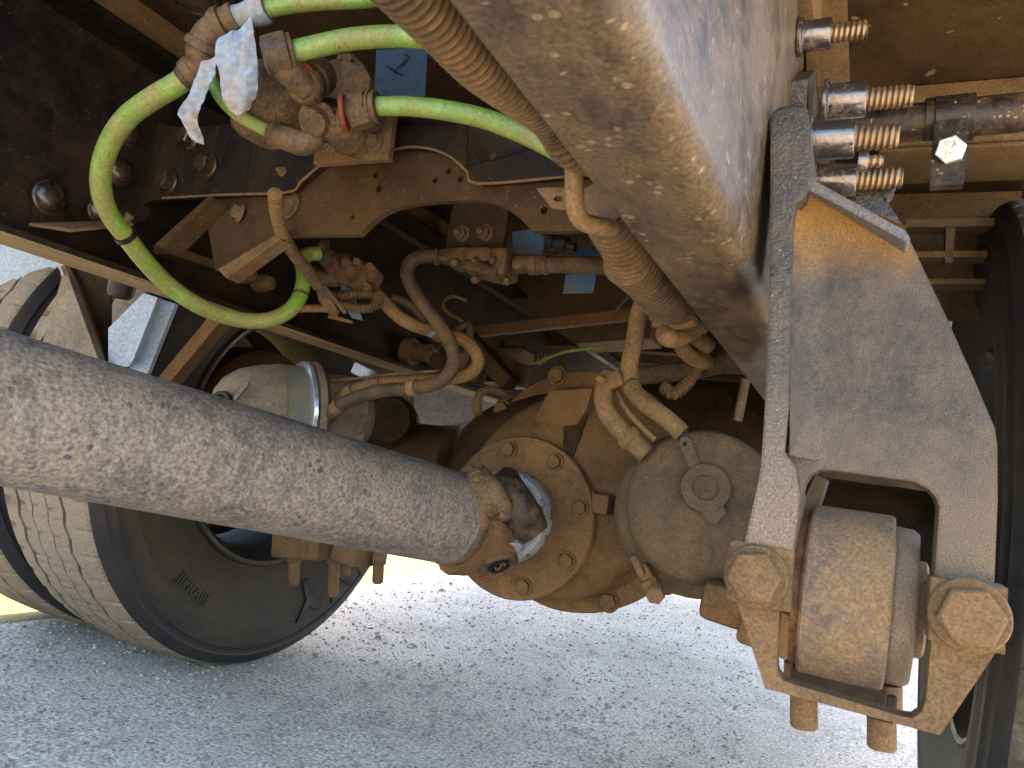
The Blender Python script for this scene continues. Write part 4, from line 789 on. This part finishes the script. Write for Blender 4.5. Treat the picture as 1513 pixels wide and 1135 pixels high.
# ------------------------------------------------------------ wheels
def tyre_mesh(R=.52, hw=.118, steps=720):
    cols = []  # (x, r, groove depth, zig amplitude)
    def rr(x): return R-.007*(x/hw)**2
    prof_side = [(.104, .290), (.112, .296), (.118, .31), (.128, .335), (.138, .365), (.1445, .40), (.1455, .43), (.1468, .4315), (.1462, .436), (.1448, .455), (.1425, .469), (.1450, .4715), (.1422, .474), (.138, .486), (.1388, .4885), (.1362, .491), (.131, .503), (.126, .509)]
    left = [(-x, r, 0, 0, 0) for x, r in prof_side]; rightp = [(x, r, 0, 0, 0) for x, r in reversed(prof_side)]
    tread = [(-hw, rr(hw), 0, 0, 4), (-.106, rr(.106), 0, 0, 4), (-.096, rr(.096), 0, 0, 0), (-.084, rr(.084), 0, 0, 0)]
    for gx, wv, dp, zg in ((-.068, .0045, .012, .0035), (-.024, .0017, .009, .003), (.022, .0017, .009, .003), (.066, .0045, .012, .0035)):
        tread += [(gx-wv, rr(gx), 0, zg, 0), (gx-wv+.0008, rr(gx), dp, zg, 0), (gx+wv-.0008, rr(gx), dp, zg, 0), (gx+wv, rr(gx), 0, zg, 0)]
        tread += [(gx+.012, rr(gx+.012), 0, zg*.4, 2), (gx+.030, rr(gx+.03), 0, zg*.4, 3)] if gx < .05 else [(gx+.02, rr(gx+.02), 0, zg*.4, 0)]
    tread += [(.112, rr(.112), 0, 0, 1), (hw, rr(hw), 0, 0, 1)]
    prof = left+tread+rightp; k = len(prof); vs = []; fs = []; fm = []
    nb = 60
    for i in range(steps):
        a = 2*pi*i/steps; ph = (i*nb/steps) % 1; zz = (abs(2*ph-1)-.5)*2
        for (x, r, dp, zg, nt_) in prof:
            r2 = r-dp
            if nt_ == 1 and .5 < ph < .62: r2 -= .007
            if nt_ == 2 and ph < .12: r2 -= .006
            if nt_ == 3 and .3 < ph < .42: r2 -= .006
            if nt_ == 4 and ph < .3: r2 -= .012
            vs.append((x+zg*zz, r2*cos(a), r2*sin(a)))
    nl = len(left); ntd = nl+len(tread)
    for i in range(steps):
        j = (i+1) % steps
        for c in range(k-1):
            fs.append((i*k+c, i*k+c+1, j*k+c+1, j*k+c)); deep = prof[c][2] > 0 and prof[c+1][2] > 0
            fm.append(1 if nl-1 <= c < ntd and not deep else (2 if prof[c][1] < .456 and not deep else 0))
    me = bpy.data.meshes.new('tyre'); me.from_pydata(vs, [], fs); me.materials.append(m_tyre); me.materials.append(m_tread); me.materials.append(m_tyred)
    me.polygons.foreach_set('material_index', fm); me.polygons.foreach_set('use_smooth', [True]*len(fs)); me.update()
    bm = bmesh.new(); bm.from_mesh(me); bmesh.ops.recalc_face_normals(bm, faces=bm.faces); bm.to_mesh(me); bm.free(); me.set_sharp_from_angle(angle=radians(40)); return me
ty = tyre_mesh()
def sidewall_x(r):
    P = [(.29, .104), (.31, .118), (.335, .128), (.365, .138), (.40, .1445), (.43, .1462), (.455, .1448), (.47, .1428), (.488, .138)]
    for (a, xa), (b_, xb) in zip(P, P[1:]):
        if r <= b_: return xa+(xb-xa)*(r-a)/(b_-a)
    return P[-1][1]
rim_mb = MB(); rim_mb.lathe(O, XA, [(.112, .292), (.116, .298), (.119, .294), (.116, .286), (.10, .282), (.085, .268), (.02, .262), (-.03, .255), (-.09, .262), (-.11, .285), (-.112, .29)], 72, cap=False)
me_rim = rim_mb.mesh('rim', m_rim)
dm = MB(); dm.lathe(O, XA, [(.045, 0), (.045, .10), (.03, .12), (.03, .19), (.02, .205), (-.02, .21), (-.05, .21), (-.06, .1), (-.06, 0)], 60); me_drum = dm.mesh('brake_drum', m_drum)
def wheel(x, label, flip=False, side=None, drum=True):
    t = thing('truck_wheel', V(x, 1.36, .516), label, 'wheel', 'tyres on the drive axle')
    o = put('tyre', ty, t, V(x, 1.36, .516)); o.rotation_euler = (random.random(), 0, pi if flip else 0)
    r_ = put('rim', me_rim, t, V(x, 1.36, .516)); r_.rotation_euler = (0, 0, pi if flip else 0)
    if drum: d_ = put('brake_drum', me_drum, t, V(x, 1.36, .516)); d_.rotation_euler = (0, 0, pi if flip else 0)
    return t, o
WL = -1.2-.145
wi, oi = wheel(WL, 'left inner dual tyre with dusty zigzag tread and dark sidewall lettering')
wo, oo = wheel(WL-.335, 'left outer dual tyre at the far left edge, mostly hidden', drum=False)
wr_, orr = wheel(.125+.146, 'right inner tyre seen edge on at the right border', flip=True)
mr = ty.copy(); mr.materials[1] = m_treadR; orr.data = mr
# raised lettering on the left inner sidewall (angle measured from straight down, towards the rear)
def letters(txt, r, ang, size, par, mt, flipv=False, dep=.0012):
    def xf(q):
        rr = r+(q.y if flipv else -q.y); a = ang+((q.x)/r)*(1 if not flipv else -1)
        return V(WL+sidewall_x(rr)+.0022+dep*.5+q.z, 1.36+sin(a)*rr, .516-cos(a)*rr)
    return part('sidewall_lettering', text_mb(txt, size, xf, dep, size*(.035 if flipv else .01)), mt, par)
def ang_of(u, v):
    p = PX(u, v, WL+.146); return math.atan2(p.y-1.36, .516-p.z), math.hypot(p.y-1.36, p.z-.516)
for ch, (u, v), sz in (('Y', (456, 893), .125), ('V', (502, 862), .125), ('I', (532, 836), .125)):
    a, r = ang_of(u, v); letters(ch, r-.022, a, sz*.95, wi, m_letter, True, .0022)
a, r = ang_of(285, 872); letters('JIPRAIII', r, a, .034, wi, m_tyre, False)

# ------------------------------------------------------------ left side: hanger of the other beam, pale panels
LH = thing('suspension_hanger', PD(125, 470, 1.25), 'tan wedge shaped hanger of the left suspension below the rail', 'hanger')
b = MB(); b.prism([PY(u, v, .74) for u, v in ((96, 394), (150, 545), (60, 520), (66, 496))], V(0, .012, 0)); part('front_face', b, m_lhang, LH)
b = MB(); b.prism([PD(100, 392, 1.22), PD(163, 412, 1.24), PD(163, 545, 1.24), PD(152, 545, 1.22)], V(-.012, .012, 0)); part('side_cheek', b, m_axdk, LH)
b = MB(); b.tube([PD(97, 393, 1.215), PD(118, 440, 1.215), PD(140, 500, 1.215), PD(152, 548, 1.215)], .008, 8); part('rolled_edge', b, m_tan, LH)
LF = thing('fender', PD(40, 395, 1.5), 'pale grey panel beyond the left rail at the picture edge', 'fender')
b = MB(); b.prism([PD(u, v, d_) for u, v, d_ in ((-60, 340, 1.55), (95, 385, 1.55), (94, 424, 1.55), (-60, 419, 1.55))], fwd*.02); part('panel', b, m_bluepan, LF)
BL = thing('blade_bracket', PD(195, 490, 1.4), 'pale folded blade with rounded foot between the left hanger and tyre', 'bracket')
b = MB(); b.prism([PD(u, v, 1.16) for u, v in ((212, 433), (233, 440), (197, 532), (190, 542), (176, 542), (160, 552), (160, 485))], fwd*.012); part('front_blade', b, m_bluepan, BL)
b = MB(); b.prism([PD(u, v, 1.19) for u, v in ((233, 441), (259, 449), (218, 552), (206, 562), (185, 556), (198, 532))], fwd*.012); part('rear_blade', b, m_bluepan, BL)
b = MB(); A = PD(182, 415, 1.17); b.lathe(A+V(0, 0, .05), -ZA, [(0, .02), (.07, .02), (.078, .015), (.080, 0)], 24); tag(part('canister', b, m_rubblk), 'small black canister behind the left hanger', 'canister')
b = MB(); b.prism([PD(u, v, 1.21) for u, v in ((310, 466), (232, 560), (250, 566), (330, 470))], fwd*.05); tag(part('tie_rod', b, m_axle), 'brown slanting strut behind the pale blade', 'strut')

# ------------------------------------------------------------ air spring at the top left, small things deep inside
AS = thing('air_spring', PD(285, 10, 1.12), 'ribbed air spring bellows in the dark at the top left', 'air spring')
b = MB(); c_ = PZ(283, 6, 1.0); prof = []
prof = [(0, .012), (0, .016)]
for i in range(7): q = .016+.0075*i; prof += [(i*.006+.001, q+.001), (i*.006-.001, q+.004), (i*.006+.001, q+.0065), (i*.006+.006, q+.0072)]
b.lathe(V(c_.x, c_.y, 1.0), ZA, prof, 44); part('bellows', b, m_belw, AS)
hose('wire', [PD(*p) for p in ((905, 470, 1.5), (918, 448, 1.45), (938, 432, 1.4))], .003, m_wire, 'thin curved cable above the rusty brace bar', 'cable')
hose('tie_rod', [PD(1102, 560, .95), PD(1090, 622, .95)], .006, m_wire, 'thin upright rod in the dark gap beside the hanger', 'rod')
b = MB(); b.lathe(PD(745, 570, 1.5), ZA, [(0, .045), (.03, .05), (.07, .045), (.075, .02), (.09, .02)], 26); tag(part('reservoir', b, m_axdk), 'squat tan pot behind the differential flange', 'pot')
hose('rubber_hose', [PD(*p) for p in ((706, 612, 1.35), (706, 590, 1.36), (716, 577, 1.37), (735, 578, 1.38), (755, 590, 1.4))], .008, m_hosetan, 'small tan hose hoop beside the differential flange', 'hose')
b = MB(); b.prism([PD(u, v, 2.6) for u, v in ((606, 552), (745, 566), (745, 672), (606, 665))], fwd*.02); tag(part('mud_flap', b, m_flap), 'pale dusty flap glimpsed left of the differential', 'mud flap')

b = MB(); b.box(V(-.30, 2.75, .66), V(1.0, .02, .62), bevel=.004); b.box(V(-.30, 2.72, .98), V(1.1, .06, .05), bevel=.004)
tag(part('dark_backdrop', b, m_axdk), 'added dark backdrop far behind the differential between the rails', 'panel')  # added backdrop that hides the bright background between the rails

hose('wire', [PD(*p) for p in ((688, 478, 1.2), (676, 470, 1.2), (662, 462, 1.21), (655, 448, 1.22), (668, 438, 1.23), (690, 444, 1.23))], .003, m_wire, 'thin dark cable curling beside the tall S hose', 'cable')
hose('wire', [PD(*p) for p in ((742, 540, 1.5), (790, 536, 1.5), (835, 520, 1.5), (900, 512, 1.48))], .003, m_green, 'thin green line deep in the dark above the differential', 'hose')
b = MB(); b.box(PD(718, 528, 1.42), V(.03, .05, .16), Matrix.Rotation(-.9, 3, 'Y'), .004); b.box(PD(676, 545, 1.44), V(.12, .03, .03), Matrix.Rotation(.25, 3, 'Y'), .004)
tag(part('rod_bracket', rough(b, .001, 60), m_axdk), 'dark angled bracket behind the doubled back hose', 'bracket')
ab = thing('shock_mount', PD(776, 527, 1.48), 'dusty cylindrical mount with hex bolt above the differential flange', 'mount')
b = MB(); b.lathe(PD(752, 524, 1.48), PD(776, 529, 1.48)-PD(752, 524, 1.48), [(0, .02), (.036, .02), (.04, .016)], 22); part('sleeve', b, m_hose, ab)
b = MB(); b.hexa(PD(772, 528, 1.47), PD(786, 531, 1.46)-PD(772, 528, 1.47), .014, .02); part('hex_bolt', b, m_bolt, ab)
b = MB(); b.prism([PD(u, v, 1.14) for u, v in ((630, 492), (650, 486), (654, 490), (634, 499))], fwd*.002); tag(part('tape', b, m_tapemd), 'short blue tape band on the doubled back hose', 'tape')
